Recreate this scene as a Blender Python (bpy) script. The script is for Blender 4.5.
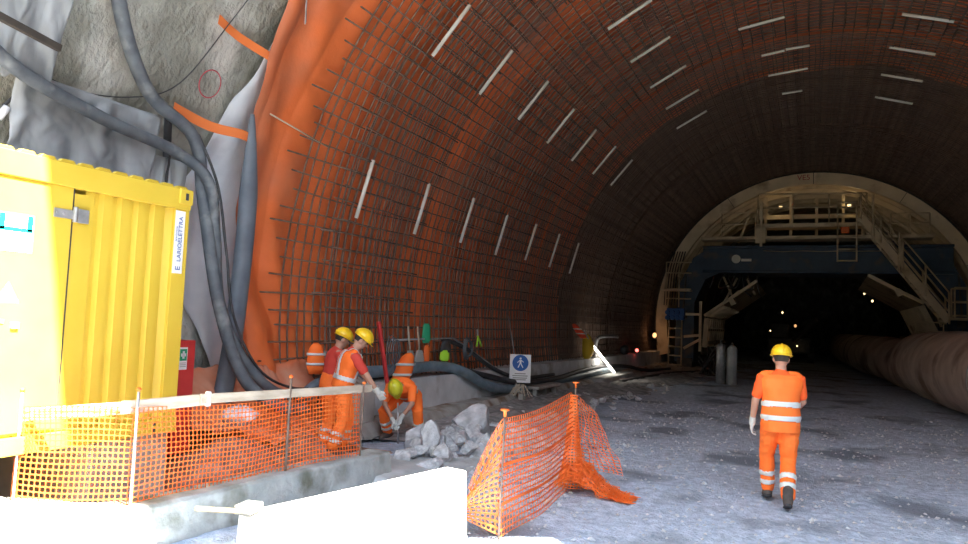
import bpy, bmesh, math, random
from math import sin, cos, pi, radians, sqrt
from mathutils import Vector, Matrix, noise
V = Vector
R = random.Random(7)
sc = bpy.context.scene
COL = sc.collection
for o in list(bpy.data.objects): bpy.data.objects.remove(o)

# ------------------------------------------------ camera, world, sun, exposure
def cam_axes(yaw, pitch, roll):
    y, p, r = radians(yaw), radians(pitch), radians(roll)
    F = V((-sin(y)*cos(p), cos(y)*cos(p), sin(p)))
    Rt = V((cos(y), sin(y), 0)); U = Rt.cross(F)
    return cos(r)*Rt + sin(r)*U, -sin(r)*Rt + cos(r)*U, F
Rt, U, F = cam_axes(24.669, 3.924, 2.264)
cd = bpy.data.cameras.new('camera'); cam = bpy.data.objects.new('camera', cd); COL.objects.link(cam)
M4 = Matrix((Rt, U, -F)).transposed().to_4x4(); M4.translation = V((0, 0, 1.9)); cam.matrix_world = M4
cd.sensor_width = 36; cd.lens = 715*36/968; cd.clip_end = 500; cd.clip_start = .05
sc.camera = cam
w = bpy.data.worlds.new('sky'); sc.world = w; w.use_nodes = True
nt = w.node_tree; bg = nt.nodes['Background']
tc = nt.nodes.new('ShaderNodeTexCoord'); sp = nt.nodes.new('ShaderNodeSeparateXYZ'); cr = nt.nodes.new('ShaderNodeValToRGB')
nt.links.new(tc.outputs['Generated'], sp.inputs[0]); nt.links.new(sp.outputs['Z'], cr.inputs[0]); nt.links.new(cr.outputs[0], bg.inputs[0])
cr.color_ramp.elements[0].position = 0.08; cr.color_ramp.elements[0].color = (.035, .04, .035, 1)   # dark low sky standing in for unseen hills, dims the deep tunnel
cr.color_ramp.elements[1].position = 1; cr.color_ramp.elements[1].color = (.55, .72, 1, 1)
for ps, c in ((.24, (.13, .15, .18, 1)), (.42, (.78, .88, 1, 1))):
    e_ = cr.color_ramp.elements.new(ps); e_.color = c
bg.inputs[1].default_value = 4.4
sd = bpy.data.lights.new('sun', 'SUN'); sun = bpy.data.objects.new('sun', sd); COL.objects.link(sun)
sd.energy = 62; sd.angle = radians(.6); sd.color = (1, .95, .86)
sun.rotation_euler = V((.7, -.15, 1)).to_track_quat('Z', 'Y').to_euler()
sc.view_settings.view_transform = 'Standard'; sc.view_settings.look = 'None'
sc.view_settings.gamma = 1; sc.view_settings.use_curve_mapping = False
sc.view_settings.exposure = 0.42
sc.cycles.use_denoising = True
sc.cycles.max_bounces = 8; sc.cycles.diffuse_bounces = 5; sc.cycles.transparent_max_bounces = 12
sc.cycles.sample_clamp_indirect = 6

# ------------------------------------------------ materials
MATS = {}
def mat(name, c1, c2=None, scale=4, rough=.8, metal=0, bump=0, bscale=None, emit=None, estr=0, detail=6, c3=None, s3=1.2, t3=(.5, .62), stretch=None, trans=0, alpha=1, lo=.35, hi=.65, bdist=.02):
    m = bpy.data.materials.new(name); m.use_nodes = True; n = m.node_tree; b = n.nodes['Principled BSDF']
    b.inputs['Roughness'].default_value = rough; b.inputs['Metallic'].default_value = metal
    tcn = n.nodes.new('ShaderNodeTexCoord'); src = tcn.outputs['Object']
    if stretch:
        mp = n.nodes.new('ShaderNodeMapping'); mp.inputs['Scale'].default_value = stretch
        n.links.new(src, mp.inputs[0]); src = mp.outputs[0]
    c4 = lambda c: (*c, 1)
    if c2 is None: b.inputs['Base Color'].default_value = c4(c1)
    else:
        t = n.nodes.new('ShaderNodeTexNoise'); t.inputs['Scale'].default_value = scale; t.inputs['Detail'].default_value = detail
        n.links.new(src, t.inputs['Vector'])
        r = n.nodes.new('ShaderNodeValToRGB'); r.color_ramp.elements[0].position = lo; r.color_ramp.elements[1].position = hi
        r.color_ramp.elements[0].color = c4(c1); r.color_ramp.elements[1].color = c4(c2)
        n.links.new(t.outputs['Fac'], r.inputs[0]); out = r.outputs[0]
        if c3:
            t2 = n.nodes.new('ShaderNodeTexNoise'); t2.inputs['Scale'].default_value = s3; t2.inputs['Detail'].default_value = 4
            n.links.new(src, t2.inputs['Vector'])
            r2 = n.nodes.new('ShaderNodeValToRGB'); r2.color_ramp.elements[0].position = t3[0]; r2.color_ramp.elements[1].position = t3[1]
            r2.color_ramp.elements[0].color = (0, 0, 0, 1); r2.color_ramp.elements[1].color = (1, 1, 1, 1)
            n.links.new(t2.outputs['Fac'], r2.inputs[0])
            mx = n.nodes.new('ShaderNodeMixRGB'); n.links.new(r2.outputs[0], mx.inputs[0]); n.links.new(out, mx.inputs[1]); mx.inputs[2].default_value = c4(c3)
            out = mx.outputs[0]
        n.links.new(out, b.inputs['Base Color'])
    if bump:
        t = n.nodes.new('ShaderNodeTexNoise'); t.inputs['Scale'].default_value = bscale or scale*4; t.inputs['Detail'].default_value = 5
        n.links.new(src, t.inputs['Vector'])
        bp = n.nodes.new('ShaderNodeBump'); bp.inputs['Strength'].default_value = bump; bp.inputs['Distance'].default_value = bdist
        n.links.new(t.outputs['Fac'], bp.inputs['Height']); n.links.new(bp.outputs[0], b.inputs['Normal'])
    if emit: b.inputs['Emission Color'].default_value = c4(emit); b.inputs['Emission Strength'].default_value = estr
    if alpha < 1: b.inputs['Alpha'].default_value = alpha
    if trans:
        tl = n.nodes.new('ShaderNodeBsdfTranslucent'); tl.inputs[0].default_value = c4(c2 or c1)
        ms = n.nodes.new('ShaderNodeMixShader'); ms.inputs[0].default_value = trans
        n.links.new(b.outputs[0], ms.inputs[1]); n.links.new(tl.outputs[0], ms.inputs[2])
        n.links.new(ms.outputs[0], n.nodes['Material Output'].inputs['Surface'])
    MATS[name] = m; return m
mat('gravel', (.36, .43, .53), (.58, .66, .78), 9, .95, bump=.9, bscale=30, detail=12, c3=(.20, .23, .28), s3=.6, t3=(.52, .64), bdist=.04)
mat('earth', (.05, .045, .035), (.09, .08, .06), 1.5, .95)
mat('mud', (.20, .195, .20), (.40, .39, .39), 5, .9, bump=.8, bscale=18, detail=10)
mat('soil', (.20, .12, .09), (.42, .27, .20), 5, .95, bump=.9, bscale=20, detail=10)
mat('shotcrete', (.20, .195, .165), (.36, .355, .31), 1.7, .95, bump=1.0, bscale=14, detail=9, c3=(.56, .55, .51), s3=1.1, t3=(.53, .68), bdist=.05, stretch=(1, 1, .75))
mat('concrete', (.36, .37, .37), (.50, .51, .51), 2.5, .9, bump=.4, bscale=25, detail=9, c3=(.27, .25, .22), s3=1.3, t3=(.58, .7))
mat('ledge', (.25, .27, .26), (.40, .42, .41), 3.5, .9, bump=.6, bscale=18, detail=9, c3=(.13, .13, .10), s3=1.8, t3=(.56, .68))
mat('kerb_concrete', (.50, .52, .54), (.64, .66, .68), 2.5, .9, bump=.4, bscale=25, detail=9, c3=(.36, .34, .31), s3=1.3, t3=(.58, .7))
mat('concrete_bright', (.42, .41, .39), (.55, .54, .51), 3, .9, bump=.3, bscale=20)
mat('stained', (.30, .28, .25), (.44, .43, .41), 3, .95, bump=.7, c3=(.19, .13, .09), s3=1.6, t3=(.52, .64))
mat('membrane', (.70, .155, .042), (.86, .205, .06), 1.4, .45, bump=.25, bscale=3, bdist=.05, c3=(.50, .19, .11), s3=.5, t3=(.5, .7))
mat('membrane_dusty', (.62, .16, .06), (.66, .33, .22), 2.2, .65, bump=.3, bscale=6)
mat('membrane_shaded', (.13, .07, .045), (.22, .12, .075), 1.4, .8, bump=.2)
mat('geotextile', (.66, .70, .76), (.84, .87, .92), 2, .8, bump=.2, bscale=8, trans=.15)
mat('plastic_film', (.28, .295, .31), (.46, .48, .50), 3, .35, bump=.5, bscale=6, trans=.25, stretch=(1, 1, .3))
mat('rebar', (.10, .068, .052), (.22, .15, .115), 6, .85)
mat('strip', (.78, .78, .72), rough=.5)
mat('hose', (.075, .085, .10), (.14, .155, .17), 5, .6, bump=.2, bscale=30, c3=(.26, .27, .27), s3=3, t3=(.56, .7))
mat('hose_blue', (.12, .18, .22), (.20, .27, .33), 5, .5, c3=(.3, .3, .3), s3=3, t3=(.6, .75))
mat('black_rubber', (.025, .025, .028), (.05, .05, .055), 8, .6)
mat('dark_tube', (.10, .12, .155), (.16, .185, .22), 3, .5)
mat('yellow', (.60, .42, .04), (.64, .45, .05), 2, .45)
mat('yellow_helmet', (.86, .55, .02), rough=.3)
mat('lime_helmet', (.60, .58, .03), rough=.3)
mat('red', (.52, .03, .03), (.62, .05, .045), 3, .5)
mat('white', (.85, .85, .85), rough=.5)
mat('green', (.02, .33, .16), rough=.5)
mat('teal', (.0, .50, .45), rough=.5)
mat('blue', (.02, .12, .42), rough=.5)
mat('blue_text', (.03, .10, .35), rough=.5)
mat('lime', (.45, .85, .05), rough=.6)
mat('steel', (.34, .35, .36), (.5, .5, .51), 10, .45, .6)
mat('wood', (.40, .33, .25), (.56, .48, .38), 3, .85, stretch=(6, 1, 6), bump=.2)
mat('dusty_block', (.08, .078, .068), (.12, .115, .10), 9, .95)
mat('stick_wood', (.15, .115, .06), (.2, .155, .09), 9, .9)
mat('dark_wood', (.022, .017, .014), (.05, .04, .032), 4, .9)
mat('net', (.88, .15, .02), (.95, .22, .04), 3, .5, trans=.2)
mat('strap', (.80, .20, .05), rough=.6)
mat('hivis', (1.0, .165, .015), (1.0, .20, .03), 3, .75, bump=.35, bscale=9)
mat('hivis_red', (.80, .07, .025), (.88, .10, .03), 3, .8, bump=.35, bscale=9)
mat('hivis_dark', (.88, .10, .012), (.95, .13, .02), 3, .8, bump=.35, bscale=9)
mat('redshirt', (.55, .045, .03), (.62, .06, .04), 5, .85, bump=.3, bscale=10)
mat('reflective', (.66, .68, .66), rough=.35)
mat('skin', (.42, .22, .15), (.48, .26, .18), 6, .6)
mat('hair', (.03, .022, .018), rough=.8)
mat('glove', (.55, .56, .53), rough=.85)
mat('boot', (.05, .04, .036), (.09, .075, .065), 9, .8)
mat('rock', (.36, .37, .39), (.60, .61, .63), 3, .95, bump=.8, bscale=12, detail=9)
mat('beige_steel', (.60, .48, .31), (.72, .59, .40), 1.5, .6, c3=(.36, .26, .16), s3=1.1, t3=(.55, .7))
mat('blue_steel', (.014, .04, .085), (.022, .06, .12), 2, .5, c3=(.09, .08, .07), s3=1.4, t3=(.55, .7))
mat('dark_steel', (.05, .05, .05), (.10, .09, .08), 4, .6, .3)
mat('duct', (.46, .35, .28), (.66, .54, .45), 1.3, .75, bump=.3, bscale=5, c3=(.26, .17, .12), s3=.8, t3=(.52, .66))
mat('tube_light', (.9, .9, .9), emit=(1, .93, .80), estr=9)
mat('lamp_warm', (.9, .8, .6), emit=(1, .72, .35), estr=2.5)
mat('lamp_gantry', (.9, .8, .6), emit=(1, .72, .35), estr=.5)
mat('lamp_dim', (.9, .8, .6), emit=(1, .5, .2), estr=.9)
mat('red_light', (.9, .1, .1), emit=(1, .1, .08), estr=5)
mat('paint_red', (.45, .06, .08), rough=.8)
mat('grey_tool', (.33, .32, .29), rough=.6)
mat('yellow_bag', (.75, .50, .03), rough=.7)
mat('pink_bag', (.85, .78, .80), (.70, .60, .66), 6, .6)

# ------------------------------------------------ helpers
class MB:
    def __init__(s): s.v = []; s.f = []; s.m = []
    def add(s, vs, fs, mi=0):
        o = len(s.v); s.v += [V(p) for p in vs]; s.f += [tuple(i+o for i in f) for f in fs]; s.m += [mi]*len(fs); return s
    def box(s, c, d, rot=None, mi=0):
        c = V(c); h = V(d)/2; vs = []
        for x in (-1, 1):
            for y in (-1, 1):
                for z in (-1, 1):
                    p = V((x*h.x, y*h.y, z*h.z)); vs.append(c + (rot @ p if rot else p))
        return s.add(vs, [(0, 1, 3, 2), (4, 6, 7, 5), (0, 4, 5, 1), (2, 3, 7, 6), (0, 2, 6, 4), (1, 5, 7, 3)], mi)
    def bar(s, a, b, w, h=None, up=(0, 0, 1), mi=0):
        a = V(a); b = V(b); h = h or w; d = (b-a); L = d.length; y = d/L; x = y.cross(V(up))
        if x.length < 1e-4: x = V((1, 0, 0))
        x.normalize(); z = x.cross(y)
        return s.box((a+b)/2, (w, L, h), Matrix((x, y, z)).transposed(), mi)
    def tube(s, pts, r, n=8, cap=True, mi=0, ell=1):
        pts = [V(p) for p in pts]; rs = r if isinstance(r, (list, tuple)) else [r]*len(pts)
        prev = None; vs = []; k = len(pts)
        for i, p in enumerate(pts):
            t = (pts[min(i+1, k-1)] - pts[max(i-1, 0)]).normalized()
            if prev is None:
                a = V((0, 0, 1)) if abs(t.z) < .9 else V((1, 0, 0)); x = t.cross(a).normalized()
            else: x = (prev - t*prev.dot(t)).normalized()
            prev = x; y = t.cross(x)
            for j in range(n):
                q = 2*pi*j/n; vs.append(p + (x*cos(q) + y*sin(q)*ell)*rs[i])
        fs = [(i*n+j, i*n+(j+1) % n, (i+1)*n+(j+1) % n, (i+1)*n+j) for i in range(k-1) for j in range(n)]
        if cap: fs += [tuple(range(n-1, -1, -1)), tuple((k-1)*n+j for j in range(n))]
        return s.add(vs, fs, mi)
    def capsule(s, pts, rs, n=12):
        pts = [V(p) for p in pts]; d0 = (pts[0]-pts[1]).normalized(); d1 = (pts[-1]-pts[-2]).normalized()
        P = []; Q = []
        for a in (80, 55, 28): P.append(pts[0]+d0*rs[0]*sin(radians(a))); Q.append(rs[0]*cos(radians(a)))
        P += pts; Q += list(rs)
        for a in (28, 55, 80): P.append(pts[-1]+d1*rs[-1]*sin(radians(a))); Q.append(rs[-1]*cos(radians(a)))
        return s.tube(P, Q, n)
    def ball(s, c, r, n=12, rot=None, mi=0):
        c = V(c); r = V(r) if not isinstance(r, (int, float)) else V((r, r, r)); vs = []; m = n//2
        for i in range(1, m):
            for j in range(n):
                a = pi*i/m; b = 2*pi*j/n; p = V((sin(a)*cos(b)*r.x, sin(a)*sin(b)*r.y, cos(a)*r.z)); vs.append(c + (rot @ p if rot else p))
        t = V((0, 0, r.z)); vs += [c+(rot @ t if rot else t), c-(rot @ t if rot else t)]; T = len(vs)-2
        fs = [(i*n+j, (i+1)*n+j, (i+1)*n+(j+1) % n, i*n+(j+1) % n) for i in range(m-2) for j in range(n)]
        fs += [(T, j, (j+1) % n) for j in range(n)] + [(T+1, (m-2)*n+(j+1) % n, (m-2)*n+j) for j in range(n)]
        return s.add(vs, fs, mi)
    def loft(s, secs, n=16, mi=0, p=2.0):      # secs: (center, xaxis, yaxis, rx, ry)
        vs = []
        for c, x, y, rx, ry in secs:
            for j in range(n):
                q = 2*pi*j/n; cc, ss = cos(q), sin(q)
                cc = math.copysign(abs(cc)**(2/p), cc); ss = math.copysign(abs(ss)**(2/p), ss)
                vs.append(V(c)+V(x)*rx*cc+V(y)*ry*ss)
        k = len(secs)
        fs = [(i*n+j, i*n+(j+1) % n, (i+1)*n+(j+1) % n, (i+1)*n+j) for i in range(k-1) for j in range(n)]
        fs += [tuple(range(n-1, -1, -1)), tuple((k-1)*n+j for j in range(n))]
        return s.add(vs, fs, mi)
    def grid(s, fn, nu, nv, mi=0, flip=False):
        vs = [fn(i/nu, j/nv) for i in range(nu+1) for j in range(nv+1)]
        fs = [(i*(nv+1)+j, (i+1)*(nv+1)+j, (i+1)*(nv+1)+j+1, i*(nv+1)+j+1) for i in range(nu) for j in range(nv)]
        if flip: fs = [f[::-1] for f in fs]
        return s.add(vs, fs, mi)
    def net(s, fn, nu, nv, hu=.36, hv=.32):
        b = len(s.v)
        s.v += [V(fn(i/nu, j/nv)) for i in range(nu+1) for j in range(nv+1)]
        ang = [(-1, -.6), (-.7, -1), (.7, -1), (1, -.6), (1, .6), (.7, 1), (-.7, 1), (-1, .6)]
        for i in range(nu):
            for j in range(nv):
                c = [b+i*(nv+1)+j, b+(i+1)*(nv+1)+j, b+(i+1)*(nv+1)+j+1, b+i*(nv+1)+j+1]
                P = [s.v[k] for k in c]; o = len(s.v)
                for x, y in ang:
                    u = .5+x*hu; q = .5+y*hv
                    s.v.append((P[0]*(1-u)+P[1]*u)*(1-q)+(P[3]*(1-u)+P[2]*u)*q)
                fs = [(c[0], o+1, o), (c[0], c[1], o+2, o+1), (c[1], o+3, o+2), (c[1], c[2], o+4, o+3), (c[2], o+5, o+4), (c[2], c[3], o+6, o+5), (c[3], o+7, o+6), (c[3], c[0], o, o+7)]
                s.f += fs; s.m += [0]*8
        return s
    def mesh(s, name, mats, smooth=False):
        me = bpy.data.meshes.new(name); me.from_pydata([tuple(p) for p in s.v], [], s.f)
        for m in (mats if isinstance(mats, (list, tuple)) else [mats]): me.materials.append(MATS[m])
        me.polygons.foreach_set('material_index', s.m)
        if smooth: me.polygons.foreach_set('use_smooth', [True]*len(me.polygons))
        me.update(); return me
def tag(o, label=None, cat=None, group=None, kind=None):
    if label: o['label'] = label
    if cat: o['category'] = cat
    if group: o['group'] = group
    if kind: o['kind'] = kind
    return o
def link(name, me, parent=None, loc=None):
    o = bpy.data.objects.new(name, me); COL.objects.link(o)
    if parent: o.parent = parent
    if loc: o.location = loc
    return o
def build(name, mb, m, parent=None, smooth=False, loc=None, bev=0, sol=0, sub=0):
    o = link(name, mb.mesh(name, m, smooth), parent, loc)
    if sub: x = o.modifiers.new('s', 'SUBSURF'); x.levels = x.render_levels = sub
    if sol: x = o.modifiers.new('t', 'SOLIDIFY'); x.thickness = sol
    if bev: x = o.modifiers.new('b', 'BEVEL'); x.width = bev; x.segments = 2; x.limit_method = 'ANGLE'
    return o
def empty(name, loc, label, cat, group=None, rz=0):
    o = bpy.data.objects.new(name, None); COL.objects.link(o); o.location = loc; o.rotation_euler = (0, 0, rz); o.empty_display_size = .2
    return tag(o, label, cat, group)
def rz(a): return Matrix.Rotation(radians(a), 3, 'Z')
def rx(a): return Matrix.Rotation(radians(a), 3, 'X')
def ry(a): return Matrix.Rotation(radians(a), 3, 'Y')
def spline(pts, k=6):
    pts = [V(p) for p in pts]; out = []; n = len(pts)
    for i in range(n-1):
        p0 = pts[max(i-1, 0)]; p1 = pts[i]; p2 = pts[i+1]; p3 = pts[min(i+2, n-1)]
        for j in range(k):
            t = j/k; out.append(.5*((2*p1)+(p2-p0)*t+(2*p0-5*p1+4*p2-p3)*t*t+(3*p1-3*p2+p3-p0)*t**3))
    return out+[pts[-1]]
def ns(p, s=1.0): return noise.noise(V(p)*s)
def fuse(mb, voxel, smooth=6):
    me = mb.mesh('tmp', 'white'); o = link('tmp', me)
    m = o.modifiers.new('r', 'REMESH'); m.mode = 'VOXEL'; m.voxel_size = voxel; m.use_smooth_shade = True
    if smooth: m2 = o.modifiers.new('s', 'SMOOTH'); m2.iterations = smooth; m2.factor = .5
    dg = bpy.context.evaluated_depsgraph_get(); dg.update()
    r = bpy.data.meshes.new_from_object(o.evaluated_get(dg)); bpy.data.objects.remove(o); bpy.data.meshes.remove(me)
    r.materials.clear(); return r
XC, ZC = .05, 2.0
def cyl(a, y, r): a = radians(a); return V((XC-r*cos(a), y, ZC+r*sin(a)))

# ------------------------------------------------ ground
def gz(x, y):
    h = .035*ns((x, y, 0), .7)+.03*ns((x, y, 3), 2.2)+.014*ns((x, y, 9), 7)
    return h*min(1, max(.3, (abs(x+1)+y*.1)/3))
gp = MB()
def gfn(u, v):
    x = -7.3+15*u; y = 2.0+23*v**1.25
    return V((x, y, gz(x, y)))
gp.grid(gfn, 260, 330)
gp.grid(lambda u, v: V((-7.3+15*u, 25+90*v, gz(-7.3+15*u, 25) if v == 0 else .02)), 260, 1)
tag(build('floor', gp, 'gravel', smooth=True), kind='structure')
gp = MB(); gp.grid(lambda u, v: V((-60+120*u, -60+62.1*v, -.01)), 4, 4); tag(build('floor_outside', gp, 'earth'), kind='structure')
gp = MB()
def mudfn(u, v):
    y = 9.5+33*v; w_ = (1.0+.35*ns((y, 0, 0), .8)+.25*ns((y, 0, 5), 2.5))*(1+.06*max(0, y-14)); x = -6.45+w_*u*1.4
    e = min(1, 4*(1-u))*min(1, 6*v+.2)
    return V((x, y, .015+e*(.06+.07*abs(ns((x, y, 1), 2.5))+.06*abs(ns((x, y, 4), 6)))-(.1 if u == 1 else 0)))
gp.grid(mudfn, 40, 300)
tag(build('trim_1', gp, 'mud', smooth=True), kind='structure')
# soil bank behind the ledge
def soilz(x, y):
    h = .04+.10*max(0, ns((x, y, 2), 1.1))+.04*ns((x, y, 2), 5)
    h += .42*math.exp(-((x+6.1)**2/.35+(y-6.3)**2/.5))+.25*math.exp(-((x+6.5)**2/.3+(y-7.7)**2/.4))
    return h*min(1, max(0, (8.9-y)/1.0)) if y > 7.9 else h
gp = MB(); gp.grid(lambda u, v: V((-7.35+2.6*u+.25*v, 2.6+6.3*v, soilz(-7.35+2.6*u, 2.6+6.3*v))), 60, 130)
tag(build('floor_bank', gp, 'soil', smooth=True), kind='structure')
# concrete ledge the net fence stands on
def strip_solid(path, wd, z0, z1, jit=.02):
    mb = MB(); P = spline(path, 10); secs = []
    for i, p in enumerate(P):
        t = (P[min(i+1, len(P)-1)]-P[max(i-1, 0)]); t.z = 0; t.normalize(); n = V((-t.y, t.x, 0)); j = jit*ns(p, 3)
        secs.append([p-n*(wd/2+.05+j)+V((0, 0, z0)), p-n*(wd/2+j)+V((0, 0, z1*.93)), p-n*(wd/2-.03)+V((0, 0, z1+j)), p+n*(wd/2-.03)+V((0, 0, z1)), p+n*wd/2+V((0, 0, z0))])
    vs = [q for s_ in secs for q in s_]; n = 5
    fs = [(i*n+j, (i+1)*n+j, (i+1)*n+j+1, i*n+j+1) for i in range(len(secs)-1) for j in range(n-1)]
    fs += [tuple(range(n)), tuple((len(secs)-1)*n+j for j in range(n))[::-1]]
    return mb.add(vs, fs)
tag(build('trim_2', strip_solid([(-6.4, 3.45, 0), (-5.6, 3.72, 0), (-4.95, 4.1, 0), (-4.8, 5.76, 0), (-4.65, 6.9, 0), (-4.62, 7.3, 0)], .34, -.05, .34), 'ledge', bev=.01), kind='structure')
gp = MB(); gp.grid(lambda u, v: V((-4.95+1.1*u, 6.9+2.3*v, .02+.22*(1-u)*(1-v)*max(0, 1-abs(v-.3))+.04*abs(ns((u*3, v*5, 0), 2))-(.08 if u in (0, 1) or v in (0, 1) else 0))), 20, 30)
tag(build('trim_3', gp, 'concrete', smooth=True), kind='structure')
# kerb footing along the left wall with a stained lower step
def profile(name, prof, y0, y1, m, n=60, mirror=False, wob=.01):
    mb = MB(); k = len(prof); vs = []
    for i in range(n+1):
        y = y0+(y1-y0)*i/n
        for j, (x, z) in enumerate(prof): vs.append(V(((-x+2*XC if mirror else x)+wob*ns((y, j, 0), 1.5), y, z+wob*ns((y, j, 7), 1.5))))
    fs = [(i*k+j, (i+1)*k+j, (i+1)*k+j+1, i*k+j+1) for i in range(n) for j in range(k-1)]+[tuple(range(k)), tuple(n*k+j for j in range(k))[::-1]]
    mb.add(vs, fs); return tag(build(name, mb, m), kind='structure')
profile('baseboard_left', [(-7.5, 0), (-7.5, .8), (-6.62, .8), (-6.56, .0)], 9.3, 70, 'kerb_concrete')
profile('baseboard_right', [(-7.5, 0), (-7.5, .8), (-6.62, .8), (-6.56, .0)], 3, 70, 'concrete', mirror=True)
profile('trim_4', [(-6.6, 0), (-6.6, .25), (-6.28, .22), (-6.2, .12), (-6.15, 0)], 9.3, 40, 'stained', n=160, wob=.05)
gp = MB().box((-6.15, 24.2, .08), (.55, 4.2, .36)); tag(build('trim_5', gp, 'concrete', bev=.06), kind='structure')

# ------------------------------------------------ shotcrete shell, unseen portal edge shaped to cast the shadow line
def portal_y(x):
    return 2.8 if x < 1.9 else (min(4.9, 2.8+1.12*(x-1.9)) if x < 4.05 else max(-1.0, 4.9-3.4*(x-4.05)))
gp = MB()
def shell(u, v):
    a = -20+220*u; x0 = XC-7.52*cos(radians(a)); y = portal_y(x0)+(14-portal_y(x0))*v
    p = cyl(a, y, 7.5); d = .06*ns(p, .9)+.035*ns(p, 3)+.012*ns(p, 9)
    return p+(p-V((XC, y, ZC))).normalized()*(d+.04)
gp.grid(shell, 420, 160)
gp.grid(lambda u, v: cyl(-20+220*u, [14, 90][int(v)], 7.56), 80, 1)
gp.grid(lambda u, v: V(((-22+44*u), 90, -1+13*v)), 1, 1)
o = tag(build('ceiling', gp, 'shotcrete', smooth=True), kind='structure')
# outer thickness of the shell (the hill it is cut in)
gp = MB(); gp.grid(lambda u, v: cyl(-20+220*u, portal_y(XC-7.5*cos(radians(-20+220*u)))+(86*0+9)*0+[0, 80][int(v)], 8.2), 80, 1)
gp.grid(lambda u, v: cyl(-20+220*u, portal_y(XC-7.5*cos(radians(-20+220*u))), 7.42+.78*v), 80, 1)
tag(build('wall_portal', gp, 'shotcrete'), kind='structure')

# ------------------------------------------------ geotextile and orange membrane
def medge(a):   # where the loose edge of the membrane hangs
    z = ZC+7.25*sin(radians(a))
    return 6.95+.12*sin(z*1.7)+max(0, 4.6-z)*.2-.08*max(0, 1.8-z)+.08*ns((z, 0, 0), 2)+.16*math.exp(-((z-3)/1.6)**2)
gp = MB()
def geo(u, v):
    a = -13+206*u; y0 = medge(a)-(.85*math.exp(-((a-6)/16)**2)+.02)+.32*min(1, max(0, (a-12)/16)) if a < 60 else medge(a)+.3
    y = y0+(14-y0)*v; p = cyl(a, y, 7.42); n = (V((XC, y, ZC))-p).normalized()
    return p+n*(.045*sin(y*9+ns((a*.06, y, 0), 1)*3)*math.exp(-v*4)+.03*ns((a*.1, y, 0), 2)*math.exp(-v*3))
gp.grid(geo, 240, 60)
tag(build('geotextile_sheet', gp, 'geotextile', smooth=True, sol=.006), 'white geotextile sheet showing past the edge of the orange membrane', 'sheet')
gp = MB()
def memb(u, v):
    a = -14+208*u; y0 = medge(a); y = y0+(45-y0)*v**2.2
    rb = 7.35; t = y-y0
    loose = math.exp(-max(0, t)/.9)
    d = .13*loose*(.5+.5*sin(t*7.5+a*.05+2.2*ns((a*.05, t, 0), 1)))+.05*loose*ns((a*.13, t*3, 2), 1)
    d += .035*abs(sin(y*4.3+1.2*ns((a*.03, y, 5), 1)))+.02*ns((a*.4, y*2, 3), 1)
    if a < 12: d += .16*loose*(12-a)/24*abs(sin(t*5+a*.12))
    p = cyl(a, y, rb); n = (V((XC, y, ZC))-p).normalized()
    return p+n*(d if t > 1.2 else d)
gp.grid(memb, 300, 620)
gp.m = [1 if gp.v[f[0]].y > 21.5+.5*ns(gp.v[f[0]], .6) else 0 for f in gp.f]   # darker brown deep inside, the tunnel's gloom put into the colour
tag(build('waterproof_membrane', gp, ['membrane', 'membrane_shaded'], smooth=True, sol=.004), 'orange waterproofing membrane lining the tunnel vault behind the rebar', 'membrane')
# crumpled dusty lower end of the membrane on the bank
gp = MB()
def skirt(u, v):
    y = 6.3+2.7*u; x = -7.1+1.05*v
    z = soilz(x, y)*v**.5+(1-v)**2*1.1+.03+.12*abs(ns((x, y, 1), 2.3))+.07*abs(ns((x, y, 4), 6))
    return V((x+.08*ns((u, v, 9), 6), y+.1*ns((v, u, 3), 5), z))
gp.grid(skirt, 90, 50)
tag(build('membrane_offcut', gp, 'membrane_dusty', smooth=True, sol=.004), 'crumpled dusty orange membrane spread on the bank below the hoses', 'sheet')
# free standing dark tube of rolled sheet beside the membrane edge
P = spline([(-6.72, 7.12, 4.5), (-6.8, 7.22, 3.9), (-6.88, 7.30, 3.0), (-6.92, 7.28, 2.0), (-6.9, 7.18, 1.3), (-6.85, 7.0, .55)], 6)
gp = MB().tube(P, [.03+.11*min(1, i/9) for i in range(len(P))], 14, ell=.75)
tag(build('rolled_sheet', gp, 'dark_tube', smooth=True), 'dark blue-grey rolled sheet hanging upright between white geotextile and orange membrane', 'sheet')

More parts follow.
